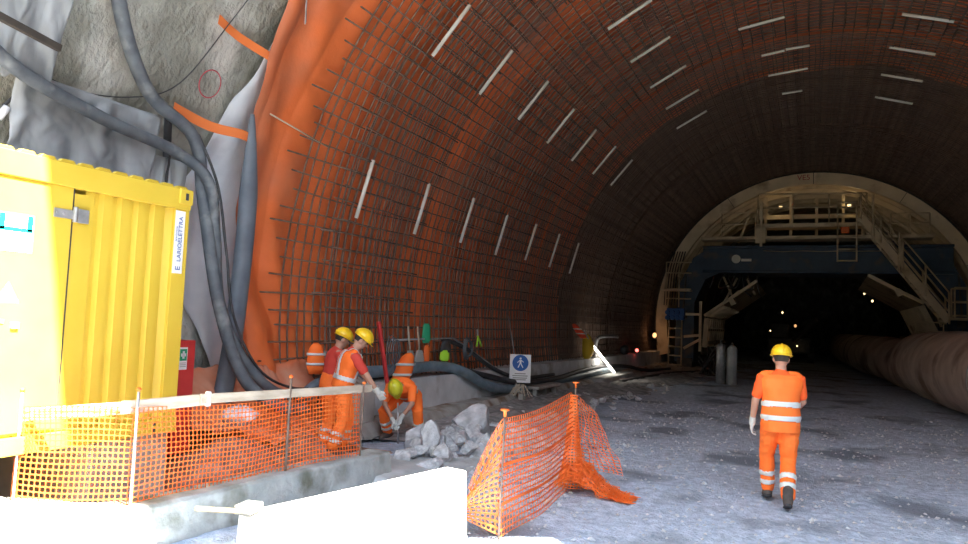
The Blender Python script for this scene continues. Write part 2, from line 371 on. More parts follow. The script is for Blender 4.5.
# ------------------------------------------------ rebar cages
def hoop_mesh(r, a0, a1, rad, seed):
    q = random.Random(seed); mb = MB(); pts = []
    for i in range(61):
        a = a0+(a1-a0)*i/60; p = cyl(a, 0, r+.012*q.uniform(-1, 1)); p.y += .012*q.uniform(-1, 1); pts.append(p)
    mb.tube(pts, rad, 5); return mb.mesh('hoop_bar', 'rebar', True)
def cage(name, label, r, rr, y0, y1, step, astep, a0=-9.5, a1=189.5, rad=.0125, extra=0, seed=1, maxp=90):
    q = random.Random(seed); root = empty(name, (XC, y0, 0), label, 'rebar cage', 'rebar cages of the tunnel lining')
    hm = [hoop_mesh(r, a0-q.uniform(0, .5), a1+q.uniform(0, .5), rad, seed*10+i) for i in range(5)]
    ys = []; y = y0+.06
    while y < y1: ys.append(y+q.uniform(-.025, .025)); y += step
    for i, y in enumerate(ys[:maxp]):
        link('hoop_bar', hm[i % 5], root, (-XC, y-y0, 0))
    if len(ys) > maxp:
        rest = MB()
        for y in ys[maxp:]:
            rest.tube([cyl(a0+(a1-a0)*i/44, y, r) for i in range(45)], rad, 4)
        o = build('hoop_bars_beyond', rest, 'rebar', root, loc=(-XC, -y0, 0)); tag(o, kind='stuff')
    angs = []; a = a0+1.2
    while a < a1: angs.append(a+q.uniform(-.25, .25)); a += astep
    lms = []
    for k in range(4):
        lm = MB(); n = max(6, int((y1-y0)/1.2)); pts = []
        s0 = q.uniform(-.45, 0) if extra else q.uniform(-.08, 0)
        for i in range(n+1):
            pts.append(V((-rr+.015*q.uniform(-1, 1), s0+(y1-y0-s0)*i/n, .02*q.uniform(-1, 1))))
        lm.tube(pts, rad*.9, 5); lms.append(lm.mesh('longitudinal_bar', 'rebar', True))
    for k, a in enumerate(angs):
        o = link('longitudinal_bar', lms[k % 4], root, (0, 0, ZC)); o.rotation_euler = (0, radians(a), 0)
    return root
cage('rebar_cage', 'rusty outer rebar cage close against the orange membrane all along the vault', 7.24, 7.215, 8.35, 38, .2, 2.02, extra=1, seed=3, maxp=95, rad=.0145)
cage('rebar_cage', 'first and nearest inner rebar cage bay carrying the first white strips', 7.13, 7.105, 9.3, 12.1, .175, 2.02, seed=5, extra=1, rad=.0145)
cage('rebar_cage', 'second inner rebar cage bay, beyond the narrow orange gap', 7.13, 7.105, 13.0, 18.2, .165, 2.02, seed=6, rad=.014)
cage('rebar_cage', 'third inner rebar cage bay, deep in the tunnel behind the crown strips', 7.13, 7.105, 18.6, 26.5, .17, 2.0, seed=8)
cage('rebar_cage', 'farthest inner rebar cage bay, darkest one just before the formwork arch', 7.13, 7.105, 27.0, 34.2, .2, 2.4, seed=9)
# pale strips tied under the inner cage
sm = MB(); sm.tube([V((-7.07, 0, q)) for q in (-.5, 0, .5)], .034, 8)
strip_me = sm.mesh('spacer_strip', 'strip', True)
ordn = ['first', 'second', 'third', 'fourth', 'fifth', 'sixth', 'seventh']
def strip(a, y, label, s=1):
    o = link('spacer_strip', strip_me, None, (XC, y, ZC)); o.rotation_euler = (0, radians(a), 0)
    if s != 1:
        mb = MB(); mb.tube([V((-7.07, 0, q*s)) for q in (-.5, 0, .5)], .034, 8); o.data = mb.mesh('spacer_strip', 'strip', True)
    tag(o, label, 'strip', 'pale strips tied across the rebar')
rowsd = [(16.6, 9.8, 1.93, 7, 'in the lowest row'), (40.3, 9.98, 1.9, 7, 'in the second row up'), (61.4, 13.9, 1.98, 5, 'in the third row up'), (84, 17.1, 1.85, 4, 'in the crown row'), (107.5, 17.35, 2.0, 4, 'right of the crown')]
for ri, (a, y0, st, n, nm) in enumerate(rowsd):
    for k in range(n):
        lab = f'pale strip on the rebar, {ordn[k]} from the entrance {nm}'
        if ri == 3 and k == 1:
            strip(82.0, 19.15, 'short pale strip on the crown rebar, left one of the touching pair', .55); strip(86.7, 19.1, 'short pale strip on the crown rebar, right one of the touching pair', .55); continue
        strip(a+R.uniform(-.5, .5)+(-3.2 if ri == 3 and k == 0 else 0)+(1.5 if ri == 3 and k == 3 else 0), y0+st*k, lab, .55 if (ri == 3 and k == 3) else 1)

# ------------------------------------------------ yellow site container
CX = -5.7
ct = empty('site_container', (CX, 5.25, .70), 'yellow corrugated steel site container standing on blocks at the left edge', 'container')
def cl(x, y, z): return V((x-CX, y-5.25, z-.70))
Y0, Y1, Z0, Z1 = 1.6, 5.25, .70, 3.09
b = MB()
# corrugated road side, sheet recessed in the frame
ys = [4.14]; prof = []
y = 4.14; k = 0
seq = []
while y < 5.0:
    for dy, dx in ((.0, 0), (.075, 0), (.035, -.035), (.05, 0)): 
        pass
    seq += [(y, -.03), (y+.085, -.03), (y+.115, -.07), (y+.155, -.07)]; y += .18
seq = [q for q in seq if q[0] < 5.06]+[(5.07, -.03)]
vs = []
for yy, dx in seq: vs += [cl(CX+dx, yy, Z0+.14), cl(CX+dx, yy, Z1-.2)]
b.add(vs, [(2*i, 2*i+2, 2*i+3, 2*i+1) for i in range(len(seq)-1)])
b.box(cl(CX-.75, (Y0+Y1)/2, (Z0+Z1)/2), (1.3, Y1-Y0-.12, Z1-Z0-.1))
b.box(cl(CX-.045, (Y0+4.14)/2, 1.85), (.05, 4.14-Y0, 2.0))
build('body', b, 'yellow', ct)
# end wall, corrugated too
b = MB(); vs = []; n = 0
for i in range(8):
    for dx, dy in ((0, 0), (.09, 0), (.12, -.04), (.16, -.04)):
        xx = CX-1.38+i*.17+dx
        if xx < CX-.06: vs += [cl(xx, Y1-.02+dy, Z0+.1), cl(xx, Y1-.02+dy, Z1-.1)]; n += 1
b.add(vs, [(2*i, 2*i+2, 2*i+3, 2*i+1) for i in range(n-1)]); build('end_panel', b, 'yellow', ct)
b = MB()
b.box(cl(CX-.02, (Y0+Y1)/2, Z1-.10), (.08, Y1-Y0, .20)); b.box(cl(CX-1.43, (Y0+Y1)/2, Z1-.1), (.07, Y1-Y0, .16))
b.box(cl(CX-.72, Y1-.03, Z1-.08), (1.44, .07, .16)); build('top_rail', b, 'yellow', ct, bev=.006)
b = MB(); n = 21; top = []
for i in range(n):
    yy = Y0+.1+i*(Y1-Y0-.2)/(n-1); top += [(yy-.075, Z1+.002), (yy-.05, Z1+.03), (yy+.05, Z1+.03), (yy+.075, Z1+.002)]
vs = [cl(xx, yy, zz) for yy, z_ in top for xx, zz in ((CX-.055, Z1-.01), (CX-.055, z_), (CX-.005, z_), (CX-.005, Z1-.01))]
b.add(vs, [(4*i+k_, 4*i+(k_+1) % 4, 4*i+4+(k_+1) % 4, 4*i+4+k_) for i in range(len(top)-1) for k_ in range(4)])
build('roof_edge', b, 'yellow', ct, bev=.008)
b = MB().box(cl(CX-.77, (Y0+Y1)/2, Z1+.0), (1.36, Y1-Y0-.05, .03)); build('roof', b, 'mud', ct)
b = MB(); b.box(cl(CX-.02, (Y0+Y1)/2, Z0+.07), (.08, Y1-Y0, .14)); b.box(cl(CX-.72, Y1-.03, Z0+.07), (1.44, .07, .14)); o = build('bottom_rail', b, 'yellow', ct, bev=.006)
b = MB()
for yy, zz in ((4.98, .03), (4.98, -.03), (3.2, 0)): b.box(cl(CX+.021, yy, Z0+.07+zz), (.006, .035, .03))
build('fork_slot', b, 'black_rubber', o)
b = MB(); b.box(cl(CX-.03, Y1-.09, (Z0+Z1)/2), (.07, .18, Z1-Z0)); build('corner_post', b, 'yellow', ct, bev=.006); b = MB().box(cl(CX-1.42, Y1-.04, (Z0+Z1)/2), (.08, .09, Z1-Z0)); build('corner_post', b, 'yellow', ct, bev=.006)
b = MB(); b.box(cl(CX-.01, Y1-.075, Z1-.075), (.10, .16, .15)); o = build('corner_casting', b, 'yellow', ct, bev=.008)
b = MB(); b.box(cl(CX+.043, Y1-.075, Z1-.075), (.008, .035, .07)); build('casting_hole', b, 'black_rubber', o, bev=.003)
# door with dark gap, hinge, notices
b = MB(); b.box(cl(CX-.018, 3.0, 1.88), (.03, 2.02, 2.02)); dr = build('door', b, 'yellow', ct, bev=.004)
b = MB(); b.box(cl(CX-.0205, 4.022, 1.88), (.006, .02, 2.04)); b.box(cl(CX-.0205, 3.0, 2.90), (.006, 2.06, .018)); build('door_gap', b, 'black_rubber', ct)
b = MB()
b.box(cl(CX+.003, 3.93, 2.66), (.012, .17, .075)); b.box(cl(CX+.003, 4.11, 2.66), (.012, .1, .12)); b.tube([cl(CX+.012, 4.03, 2.60), cl(CX+.012, 4.03, 2.73)], .02, 10)
for dy in (3.87, 3.93): b.tube([cl(CX+.0, dy, 2.66), cl(CX+.014, dy, 2.66)], .012, 8)
build('hinge', b, 'steel', ct, bev=.003)
b = MB(); b.box(cl(CX-.001, 3.55, 2.45), (.004, .28, .30)); nb = build('notice', b, 'white', ct)
b = MB(); b.box(cl(CX+.002, 3.44, 2.53), (.003, .045, .13)); b.box(cl(CX+.002, 3.66, 2.53), (.003, .045, .13)); b.box(cl(CX+.002, 3.55, 2.475), (.003, .26, .03)); build('symbol', b, 'teal', nb)
b = MB()
for z in (2.405, 2.375, 2.345): b.box(cl(CX+.002, 3.55, z), (.003, .2, .009))
build('lettering', b, 'grey_tool', nb)
b = MB(); b.add([cl(CX-.001, 3.44, 1.9), cl(CX-.001, 3.62, 1.9), cl(CX-.001, 3.53, 2.06)], [(0, 1, 2)]); nb = build('notice', b, 'white', ct); nb['label'] = 'small triangular notice'
b = MB(); b.box(cl(CX+.003, 3.50, 1.75), (.01, .03, .03)); b.box(cl(CX+.006, 3.60, 1.72), (.03, .06, .05)); build('lock', b, 'steel', ct, bev=.004)
# vertical maker's plate on the right
b = MB(); b.box(cl(CX+.010, 5.135, 2.56), (.006, .115, .62)); pl = build('maker_plate', b, 'white', ct)
def text(s, size, loc, rot, m, parent=None, name='lettering', ext=.001):
    c = bpy.data.curves.new(name, 'FONT'); c.body = s; c.size = size; c.extrude = ext; c.align_x = 'CENTER'; c.align_y = 'CENTER'
    o = bpy.data.objects.new('t', c); COL.objects.link(o); dg = bpy.context.evaluated_depsgraph_get(); dg.update()
    me = bpy.data.meshes.new_from_object(o.evaluated_get(dg)); bpy.data.objects.remove(o); me.materials.clear(); me.materials.append(MATS[m])
    o = link(name, me, parent, loc); o.rotation_euler = rot; return o
# text lies in XY, read along +X.  For a +X facing plane read upward: x->+z, y->-y
Mtx = Matrix(((0, 0, 1), (0, -1, 0), (1, 0, 0)))   # columns images of x,y,z
Mtx = Matrix((V((0, 0, 1)), V((0, -1, 0)), V((1, 0, 0)))).transposed()
e = Mtx.to_euler()
text('LARIOELETTRA', .066, cl(CX+.0145, 5.145, 2.59), e, 'blue_text', pl)
text('E', .085, cl(CX+.0145, 5.14, 2.30), (e[0], e[1], e[2]), 'blue_text', pl, 'emblem')
text('Serie Container', .024, cl(CX+.0145, 5.097, 2.64), e, 'blue_text', pl)
# blocks under it
for y, s, lab in ((4.82, .84, 'pale concrete block under the right end of the yellow container'), (2.9, .9, 'pale concrete block under the left part of the yellow container')):
    b = MB().box((0, 0, 0), (1.3, s, .64)); o = build('concrete_block', b, 'concrete_bright', None, bev=.02, loc=(CX-.72, y, .375)); tag(o, lab, 'block', 'blocks under the container')

# ------------------------------------------------ first aid cabinet
t = empty('first_aid_cabinet', (-6.4, 5.98, .0), 'red upright cabinet with a green first aid sign beside the yellow container', 'cabinet')
b = MB().box((-.15, 0, .92), (.3, .27, 1.26)); build('body', b, 'red', t, bev=.008)
b = MB().box((.004, 0, .92), (.012, .235, 1.2)); build('door', b, 'red', t, bev=.004)
b = MB(); 
b.box((-.15, 0, .16), (.24, .22, .32)); build('plinth', b, 'dark_steel', t)
b = MB().box((.012, -.045, 1.35), (.004, .115, .25)); s_ = build('safety_sign', b, 'white', t)
b = MB().box((.015, -.045, 1.39), (.003, .098, .13)); build('green_field', b, 'green', s_)
b = MB().box((.0175, -.045, 1.39), (.003, .028, .085)).box((.0175, -.045, 1.39), (.003, .068, .034)); build('cross', b, 'white', s_)
b = MB()
for z in (1.30, 1.28, 1.26): b.box((.0155, -.045, z), (.002, .08, .007))
build('lettering', b, 'grey_tool', s_)

# ------------------------------------------------ net fence with plank rail
fn = empty('net_fence', (-4.8, 5.5, .34), 'long orange net fence with a weathered plank rail on the concrete ledge', 'fence')
FX = [(-5.75, 3.72), (-4.9, 4.1), (-4.77, 5.76), (-4.63, 6.87)]
def fpt(s):
    L = [0]; 
    for a, c in zip(FX, FX[1:]): L.append(L[-1]+math.dist(a, c))
    d = s*L[-1]
    for i in range(3):
        if d <= L[i+1]+1e-6:
            t_ = (d-L[i])/(L[i+1]-L[i]); return V((FX[i][0]*(1-t_)+FX[i+1][0]*t_, FX[i][1]*(1-t_)+FX[i+1][1]*t_, 0))
def fl(p): return V(p)-V((-4.8, 5.5, .34))
b = MB()
def fnet(u, v):
    p = fpt(u); s = u*4.1; z = .335+(.74+.03*sin(s*2))*v
    p.x += .035*ns((s, z, 0), 1.6); p.y += .02*ns((s, z, 4), 2)
    p.z = z-.02*sin(s*3.3)*(1-v); return fl(p)
b.net(fnet, 84, 17, .425, .40); build('net_panel', b, 'net', fn, sol=.003)
for q, zt, r in ((FX[0], 1.2, .011), ((-4.9, 4.1), 1.24, .011), ((-4.77, 5.78), 1.26, .012), ((-4.63, 6.87), 1.14, .009)):
    b = MB(); x, y = q; b.tube([fl((x+.03, y, .2)), fl((x+.035+.01, y-.01, zt))], r, 8); po = build('post', b, 'rebar' if y > 5 else 'steel', fn, smooth=True)
    b = MB(); b.ball(fl((x+.045, y-.01, zt+.01)), (.022, .022, .018), 10); build('post_cap', b, 'net', po, smooth=True)
b = MB().bar(fl((-5.85, 3.68, .99)), fl((-4.93, 4.12, 1.10)), .028, .10); build('plank', b, 'wood', fn, bev=.004)
b = MB().bar(fl((-4.95, 4.02, 1.105)), fl((-4.855, 4.80, 1.115)), .028, .10); build('plank', b, 'wood', fn, bev=.004)
b = MB().bar(fl((-4.84, 4.72, 1.125)), fl((-4.61, 7.05, 1.075)), .026, .085); build('plank', b, 'wood', fn, bev=.004)
b = MB().box(fl((-4.835, 4.80, 1.12)), (.035, .05, .13)); build('rag_tie', b, 'white', fn, bev=.01)

# bag behind the net
b = MB(); n = 0
b.ball((-5.9, 6.35, .72), (.24, .13, .10), 20)
for i, p in enumerate(b.v): b.v[i] = p+V((.05*ns(p, 7), .05*ns(p, 9), .05*ns(p, 11)))
tag(build('plastic_bag', b, 'pink_bag', smooth=True), 'white and pink plastic bag lying on the soil behind the net fence', 'bag')

# ------------------------------------------------ foreground concrete barrier
def barrier(name, A, B_, label):
    A = V(A); B_ = V(B_); d = (B_-A).normalized(); n = V((d.y, -d.x, 0)); L = (B_-A).length
    root = empty(name, A, label, 'barrier'); b = MB()
    prof = [(0, 0), (.0, .06), (-.05, .28), (-.17, .40), (-.2, .85), (-.38, .85), (-.41, .40), (-.53, .28), (-.58, .06), (-.58, 0)]
    prof = [(x+.2, z) for x, z in prof]; k = len(prof)
    vs = [n*x+d*s+V((0, 0, z)) for s in (0, L) for x, z in prof]
    b.add(vs, [(j, j+1, k+j+1, k+j) for j in range(k-1)]+[tuple(range(k))[::-1], tuple(range(k, 2*k))])
    build('body', b, 'concrete_bright', root, bev=.012); return root, d, n
bp_, d_, n_ = barrier('concrete_barrier', (-2.55, 2.93, 0), (-2.19, 4.61, 0), 'sunlit white concrete barrier in the foreground')
b = MB().bar((-.02, .02, .2), (.0, .02, .22), .03, .03)
# timber block and stick on its end
b = MB().box((0, 0, 0), (.10, .13, .05), rz(10)); tag(build('timber_block', b, 'dusty_block', None, bev=.01, loc=(-2.66, 2.97, .88)), 'small grey block on the left end of the white barrier', 'block')
b = MB().bar((-2.86, 2.80, .885), (-2.62, 2.93, .875), .022, .022); tag(build('wooden_stick', b, 'stick_wood', bev=.003), 'pale wooden stick lying across the left end of the barrier', 'stick')

# ------------------------------------------------ second net fence with crumpled end
f2 = empty('net_fence', (-2.45, 5.85, 0), 'short sagging orange net fence with crumpled end on the gravel', 'fence')
o2 = V((-2.45, 5.85, 0))
A0, A1 = V((-2.45, 5.85, 0)), V((-2.49, 8.05, 0))
def post(p, zt, lean):
    b = MB().tube([p-o2+V((0, 0, -.1)), p-o2+V(lean)+V((0, 0, zt))], .010, 8); po = build('post', b, 'rebar', f2, smooth=True)
    q = p-o2+V(lean)+V((0, 0, zt)); b = MB().tube([q-V((0, 0, .05)), q, q+V((0, 0, .008)), q+V((0, 0, .02))], [.012, .016, .042, .036], 12); build('post_cap', b, 'net', po, smooth=True)
post(A0, 1.12, (.02, .0, 0)); post(A1, 1.22, (.02, .0, 0))
b = MB()
def n2(u, v):
    p = A0.lerp(A1, u); z = .03+v*(1.03+.06*u-.05*sin(pi*u))
    p = p+V((.06*ns((u*2, v*2, 1), 1.2)+.05*sin(pi*u)*(1-v), .03*sin(v*5+u*3)*sin(pi*u), z)); return p-o2
b.net(n2, 36, 20, .45, .39); nn = build('net_panel', b, 'net', f2, sol=.003)
b = MB()
for vv in (.25, .58):
    b.grid(lambda u, v: n2(u, vv+.026*v)+V((.008, 0, 0)), 34, 1)
build('reinforcing_band', b, 'net', nn, sol=.003)
b = MB()
def n3(u, v):    # part wrapped back from the near post, drooping
    h = 1.02*(1-.62*u**1.3); z = .05+v*h+.12*(1-v)*u
    p = A0+V((-.30*u-.06*sin(v*6)*u, -.10*u+.05*sin(v*9), 0)); p.z = z; return p-o2+V((.01*sin(v*40), .01*cos(v*31), 0))
b.net(n3, 8, 19, .36, .30); o = build('net_panel', b, 'net', f2, sol=.004); 
b = MB()
def n4(u, v):    # bunched net round the far post
    a = u*2*pi*1.2; r = .035+.11*(1-v)**1.2; return A1-o2+V((r*cos(a)+.03*ns((u*9, v*4, 0), 1), r*sin(a), .05+v*1.04))
b.net(n4, 26, 30, .33, .27)
def n5(u, v):    # falling from the far post to the heap
    s = V((-2.47, 8.08, 1.08)).lerp(V((-2.50, 8.2, .25)), 1-v); e_ = V((-2.33, 8.45, .98)).lerp(V((-2.0, 8.5, .15)), 1-v)
    p = s.lerp(e_, u); return p-o2+V((.05*ns((u*3, v*3, 8), 1.5), .06*ns((u*3, v*3, 2), 1.5), -.12*u*v))
b.net(n5, 10, 22, .42, .40)
build('bunched_net', b, 'net', f2, sol=.004)
b = MB()
for k in range(4):
    def n6(u, v, k=k):
        x = -2.66+(.94-.07*k)*u+.05*k; y = 7.76+.74*v*(1-.55*u); c = math.exp(-((x+2.36)**2/.05+(y-8.0)**2/.07))
        z = .02+(.36-.07*k)*c+.10*abs(ns((u*5, v*5, k*3), 1.3))*(1-u)+.03*k*(1-u)
        return V((x+.07*ns((u*7, v*6, k), 1), y+.07*ns((u*7, v*6, k+9), 1), max(.02, z+.05*ns((u*9, v*8, k+4), 1))))-o2
    b.net(n6, 17, 13, .43, .40)
build('net_heap', b, 'net', f2, sol=.004)

# ------------------------------------------------ rocks
rm = []
for k in range(9):
    bm = bmesh.new(); bmesh.ops.create_icosphere(bm, subdivisions=3, radius=1)
    q = random.Random(40+k); cuts = [(V((q.uniform(-1, 1), q.uniform(-1, 1), q.uniform(-1, 1))).normalized(), q.uniform(.42, .78)) for _ in range(16)]
    for v_ in bm.verts:
        for n_c, dd in cuts:
            s_ = v_.co.dot(n_c)
            if s_ > dd: v_.co -= n_c*(s_-dd)
        v_.co *= 1+.10*ns(v_.co+V((k*5, 0, 0)), 1.6)+.05*ns(v_.co+V((k*5, 3, 0)), 6)
    me = bpy.data.meshes.new('rock'); bm.to_mesh(me); bm.free(); me.materials.append(MATS['rock']); rm.append(me)
def rock(x, y, s, label, grp=None, zs=.8, z=None, rot=None):
    o = link('rock', rm[R.randrange(9)], None, (x, y, (gz(x, y)+s*zs*.38) if z is None else z)); o.scale = (s*R.uniform(.9, 1.15), s*R.uniform(.8, 1.1), s*zs)
    o.rotation_euler = rot or (R.uniform(-.4, .4), R.uniform(-.4, .4), R.uniform(0, 6.3)); return tag(o, label, 'rock', grp)
big = [(-5.15, 9.15, .36, .95, 'large angular grey rock right beside the bending person'),
       (-4.95, 10.5, .44, 1.0, 'largest peaked grey rock at the top of the rubble heap'),
       (-4.72, 8.75, .25, 1.6, 'upright slab-like grey rock at the front middle of the rubble heap'),
       (-4.85, 8.15, .26, .5, 'flat low pale rock in front of the rubble heap, nearest the white barrier'),
       (-4.2, 9.3, .27, .9, 'blocky grey rock at the right front of the rubble heap'),
       (-5.35, 9.9, .28, .9, 'grey rock at the back left of the heap beside the bending person'),
       (-4.3, 10.4, .34, .9, 'big grey rock behind the right side of the rubble heap'),
       (-3.75, 8.65, .22, .9, 'medium grey rock seen just left of the short net fence post'),
       (-4.5, 11.4, .33, .8, 'rearmost big grey rock of the rubble heap, nearest the kerb sign'),
       (-4.5, 9.75, .26, 1.1, 'pointed grey rock in the middle of the rubble heap')]
for x, y, s, zs, lab in big: rock(x, y, s, lab, 'large rocks of the rubble heap', zs)
for i in range(26):
    a = R.uniform(0, 6.28); r = R.uniform(.1, 1)**.6
    rock(-4.45+.95*r*cos(a), 9.6+1.7*r*sin(a), R.uniform(.14, .22), 'fist to head sized grey rock wedged among the big rocks of the rubble heap', 'medium rocks of the rubble heap', .8, z=.08+.25*max(0, 1-r)*R.random())
for i in range(46):
    a = R.uniform(0, 6.28); r = R.uniform(.1, 1)**.6
    x = -4.4+.95*r*cos(a); y = 9.25+1.5*r*sin(a)
    rock(x, y, R.uniform(.07, .17), 'small grey broken rock in the rubble heap beside the kneeling worker', 'small rocks of the rubble heap', .8, z=gz(x, y)+.05+.28*max(0, 1-r)*R.random())
for i in range(110):
    x = R.uniform(-6.0, -3.6); y = R.uniform(10.8, 24); x = min(x, -4.9+.14*(y-10)*R.random())
    rock(x, y, R.uniform(.05, .14), 'small dark stone in the muddy strip along the left kerb', 'stones along the kerb')
gv = MB()
for i in range(2600):
    x = R.uniform(-4.0, 3.6); y = 5.4+R.random()**1.6*14; s = R.uniform(.007, .024)*(1 if R.random() < .93 else 1.8)
    if x < -2.9 and y < 6.2: continue
    c = V((x, y, gz(x, y)+s*.3)); pts = [c+V((s*R.uniform(.6, 1.3)*a, s*R.uniform(.6, 1.3)*bb, s*R.uniform(.5, .9)*g)) for a, bb, g in ((1, 0, 0), (-1, 0, 0), (0, 1, 0), (0, -1, 0), (0, 0, 1), (0, 0, -1))]
    gv.add(pts, [(0, 2, 4), (2, 1, 4), (1, 3, 4), (3, 0, 4), (2, 0, 5), (1, 2, 5), (3, 1, 5), (0, 3, 5)])
for i in range(1500):
    x = R.uniform(-5.2, -2.9)+R.random()*.6; y = R.uniform(7.2, 11.5); s = R.uniform(.012, .045)
    c = V((x, y, gz(x, y)+s*.3)); pts = [c+V((s*R.uniform(.6, 1.3)*a, s*R.uniform(.6, 1.3)*bb, s*R.uniform(.5, .9)*g)) for a, bb, g in ((1, 0, 0), (-1, 0, 0), (0, 1, 0), (0, -1, 0), (0, 0, 1), (0, 0, -1))]
    gv.add(pts, [(0, 2, 4), (2, 1, 4), (1, 3, 4), (3, 0, 4), (2, 0, 5), (1, 2, 5), (3, 1, 5), (0, 3, 5)])
tag(build('loose_gravel', gv, 'rock'), 'loose grey gravel and chips scattered over the roadway', 'gravel', kind='stuff')

# ------------------------------------------------ hoses, cables, straps on the left wall
def hose(name, pts, r, m, label, cat, k=8, n=12, rings=0):
    P = spline(pts, k); mb = MB()
    rr = [r*(1+(.05 if rings and i % rings == 0 else 0)) for i in range(len(P))]
    mb.tube(P, rr, n); return tag(build(name, mb, m, smooth=True), label, cat)
hose('ventilation_hose', [(-6.35, 4.75, 5.9), (-6.55, 4.92, 5.1), (-6.72, 5.49, 4.31), (-6.74, 6.2, 3.95), (-6.74, 6.42, 3.2), (-6.6, 6.62, 2.0), (-6.35, 6.85, 1.1), (-6.1, 7.25, .72), (-6.2, 7.9, .62)], .076, 'hose', 'thick grey hose dropping from the top of the wall to beside the red cabinet', 'hose')
hose('ventilation_hose', [(-6.6, 3.2, 4.7), (-6.72, 3.92, 4.13), (-6.78, 5.0, 3.87), (-6.8, 6.0, 3.74), (-6.62, 6.35, 3.45), (-6.7, 6.60, 2.8), (-6.68, 6.72, 2.0), (-6.55, 7.05, 1.3), (-6.4, 7.55, .85), (-6.45, 8.4, .8), (-6.65, 9.2, .92)], .068, 'hose', 'thick grey hose sagging in from the left edge above the yellow container', 'hose')
hose('power_cable', [(-6.72, 6.25, 4.0), (-6.56, 6.45, 3.4), (-6.52, 6.62, 2.6), (-6.5, 6.8, 1.8), (-6.45, 7.3, 1.12), (-6.5, 8.2, .85), (-6.7, 9.0, 1.0), (-6.75, 9.4, 1.5)], .017, 'black_rubber', 'thin black cable following the hoses down and looping to the workers', 'cable')
hose('wire', [(-6.85, 3.9, 4.36), (-6.95, 4.67, 4.13), (-6.92, 5.43, 4.23), (-6.80, 5.99, 4.56), (-6.45, 6.4, 5.45), (-6.1, 6.6, 6.1)], .007, 'black_rubber', 'thin wire sagging across the sprayed concrete wall', 'cable')
hose('power_cable', [(-6.95, 4.12, 3.75), (-6.95, 4.29, 3.96), (-6.98, 4.45, 4.0), (-6.98, 4.75, 3.8), (-7.02, 5.2, 3.62), (-7.05, 5.45, 3.3)], .016, 'black_rubber', 'short black cable looping from the white plug above the container', 'cable')
b = MB().tube([(-6.95, 4.08, 3.62), (-6.93, 4.14, 3.74)], .035, 10); tag(build('cable_plug', b, 'white', smooth=True), 'white plug at the end of the looping cable above the container', 'plug')
b = MB().tube([(-7.12, 6.18, 3.05), (-6.98, 6.02, 4.16)], .045, 10); tag(build('steel_pipe', b, 'black_rubber', smooth=True), 'black upright pipe against the wall behind the hose junction', 'pipe')
b = MB().bar((-6.5, 3.5, 4.44), (-6.5, 4.32, 4.32), .05, .07); tag(build('timber_beam', b, 'dark_wood', bev=.006), 'dark timber beam sticking out of the wall sheeting at the top left', 'beam')
# film draped on the wall
def sheet(name, a0, a1, y0, y1, label, m='plastic_film', r=7.26, fall=.1, edge=.1):
    mb = MB()
    def f(u, v):
        a = a0+(a1-a0)*v; y = y0+(y1-y0)*u+edge*ns((u*5, v, 3), 1)*v
        p = cyl(a, y, r-.022*sin(u*15+5*ns((u*3, v*2, 0), 1))-.07*abs(ns((u*5, v*3, 5), 1))-.03*abs(ns((u*11, v*9, 8), 1))-fall*v); p.z += edge*ns((u*6, 1, a0), 1)*v; return p
    mb.grid(f, 70, 40); return tag(build(name, mb, m, smooth=True, sol=.002), label, 'sheet')
sheet('plastic_sheet', 27, 16.5, 3.4, 4.45, 'translucent plastic sheet draped on the wall at the top left corner')
sheet('plastic_sheet', 17.0, 8.5, 4.15, 5.8, 'grey plastic sheet hanging on the wall directly above the yellow container', r=7.22)
sheet('plastic_sheet', 13.5, -8, 5.5, 6.35, 'long grey sheet hanging behind the hoses between container and membrane', r=7.25, fall=.25)
# orange straps
def strap(P, wd, label, m='strap'):
    P = spline(P, 8); mb = MB(); vs = []
    for i, p in enumerate(P): vs += [p+V((0, 0, wd/2)), p-V((.02, 0, wd/2))]
    mb.add(vs, [(2*i, 2*i+2, 2*i+3, 2*i+1) for i in range(len(P)-1)]); return tag(build('membrane_strap', mb, m, sol=.006), label, 'strap')
strap([(-6.5, 6.24, 5.40), (-6.52, 6.6, 5.32), (-6.42, 7.08, 5.22)], .11, 'short orange strap from the wall to the membrane, the upper one')
strap([(-6.93, 6.05, 4.30), (-6.86, 6.55, 4.20), (-6.75, 7.0, 4.2), (-6.8, 7.26, 4.18)], .12, 'long orange strap from the hoses to the membrane, the lower one')
b = MB().bar((-6.0, 7.2, 6.1), (-6.18, 7.42, 5.78), .10, .01, up=(1, 0, .6)); tag(build('membrane_strap', b, 'steel'), 'grey strap end hanging on the orange membrane at the top edge', 'strap')
b = MB().bar((-6.60, 7.32, 4.55), (-6.53, 8.5, 4.38), .016, .016); tag(build('steel_rod', b, 'wood', smooth=True), 'thin pale rod laid across the loose orange membrane', 'rod')
# painted ring mark on the wall
b = MB(); b.tube([cyl(21.5+1.35*sin(q*pi/12), 6.42+.16*cos(q*pi/12), 7.33) for q in range(25)], .008, 4, cap=False); tag(build('paint_mark', b, 'paint_red'), 'red painted ring on the sprayed concrete wall', 'mark')

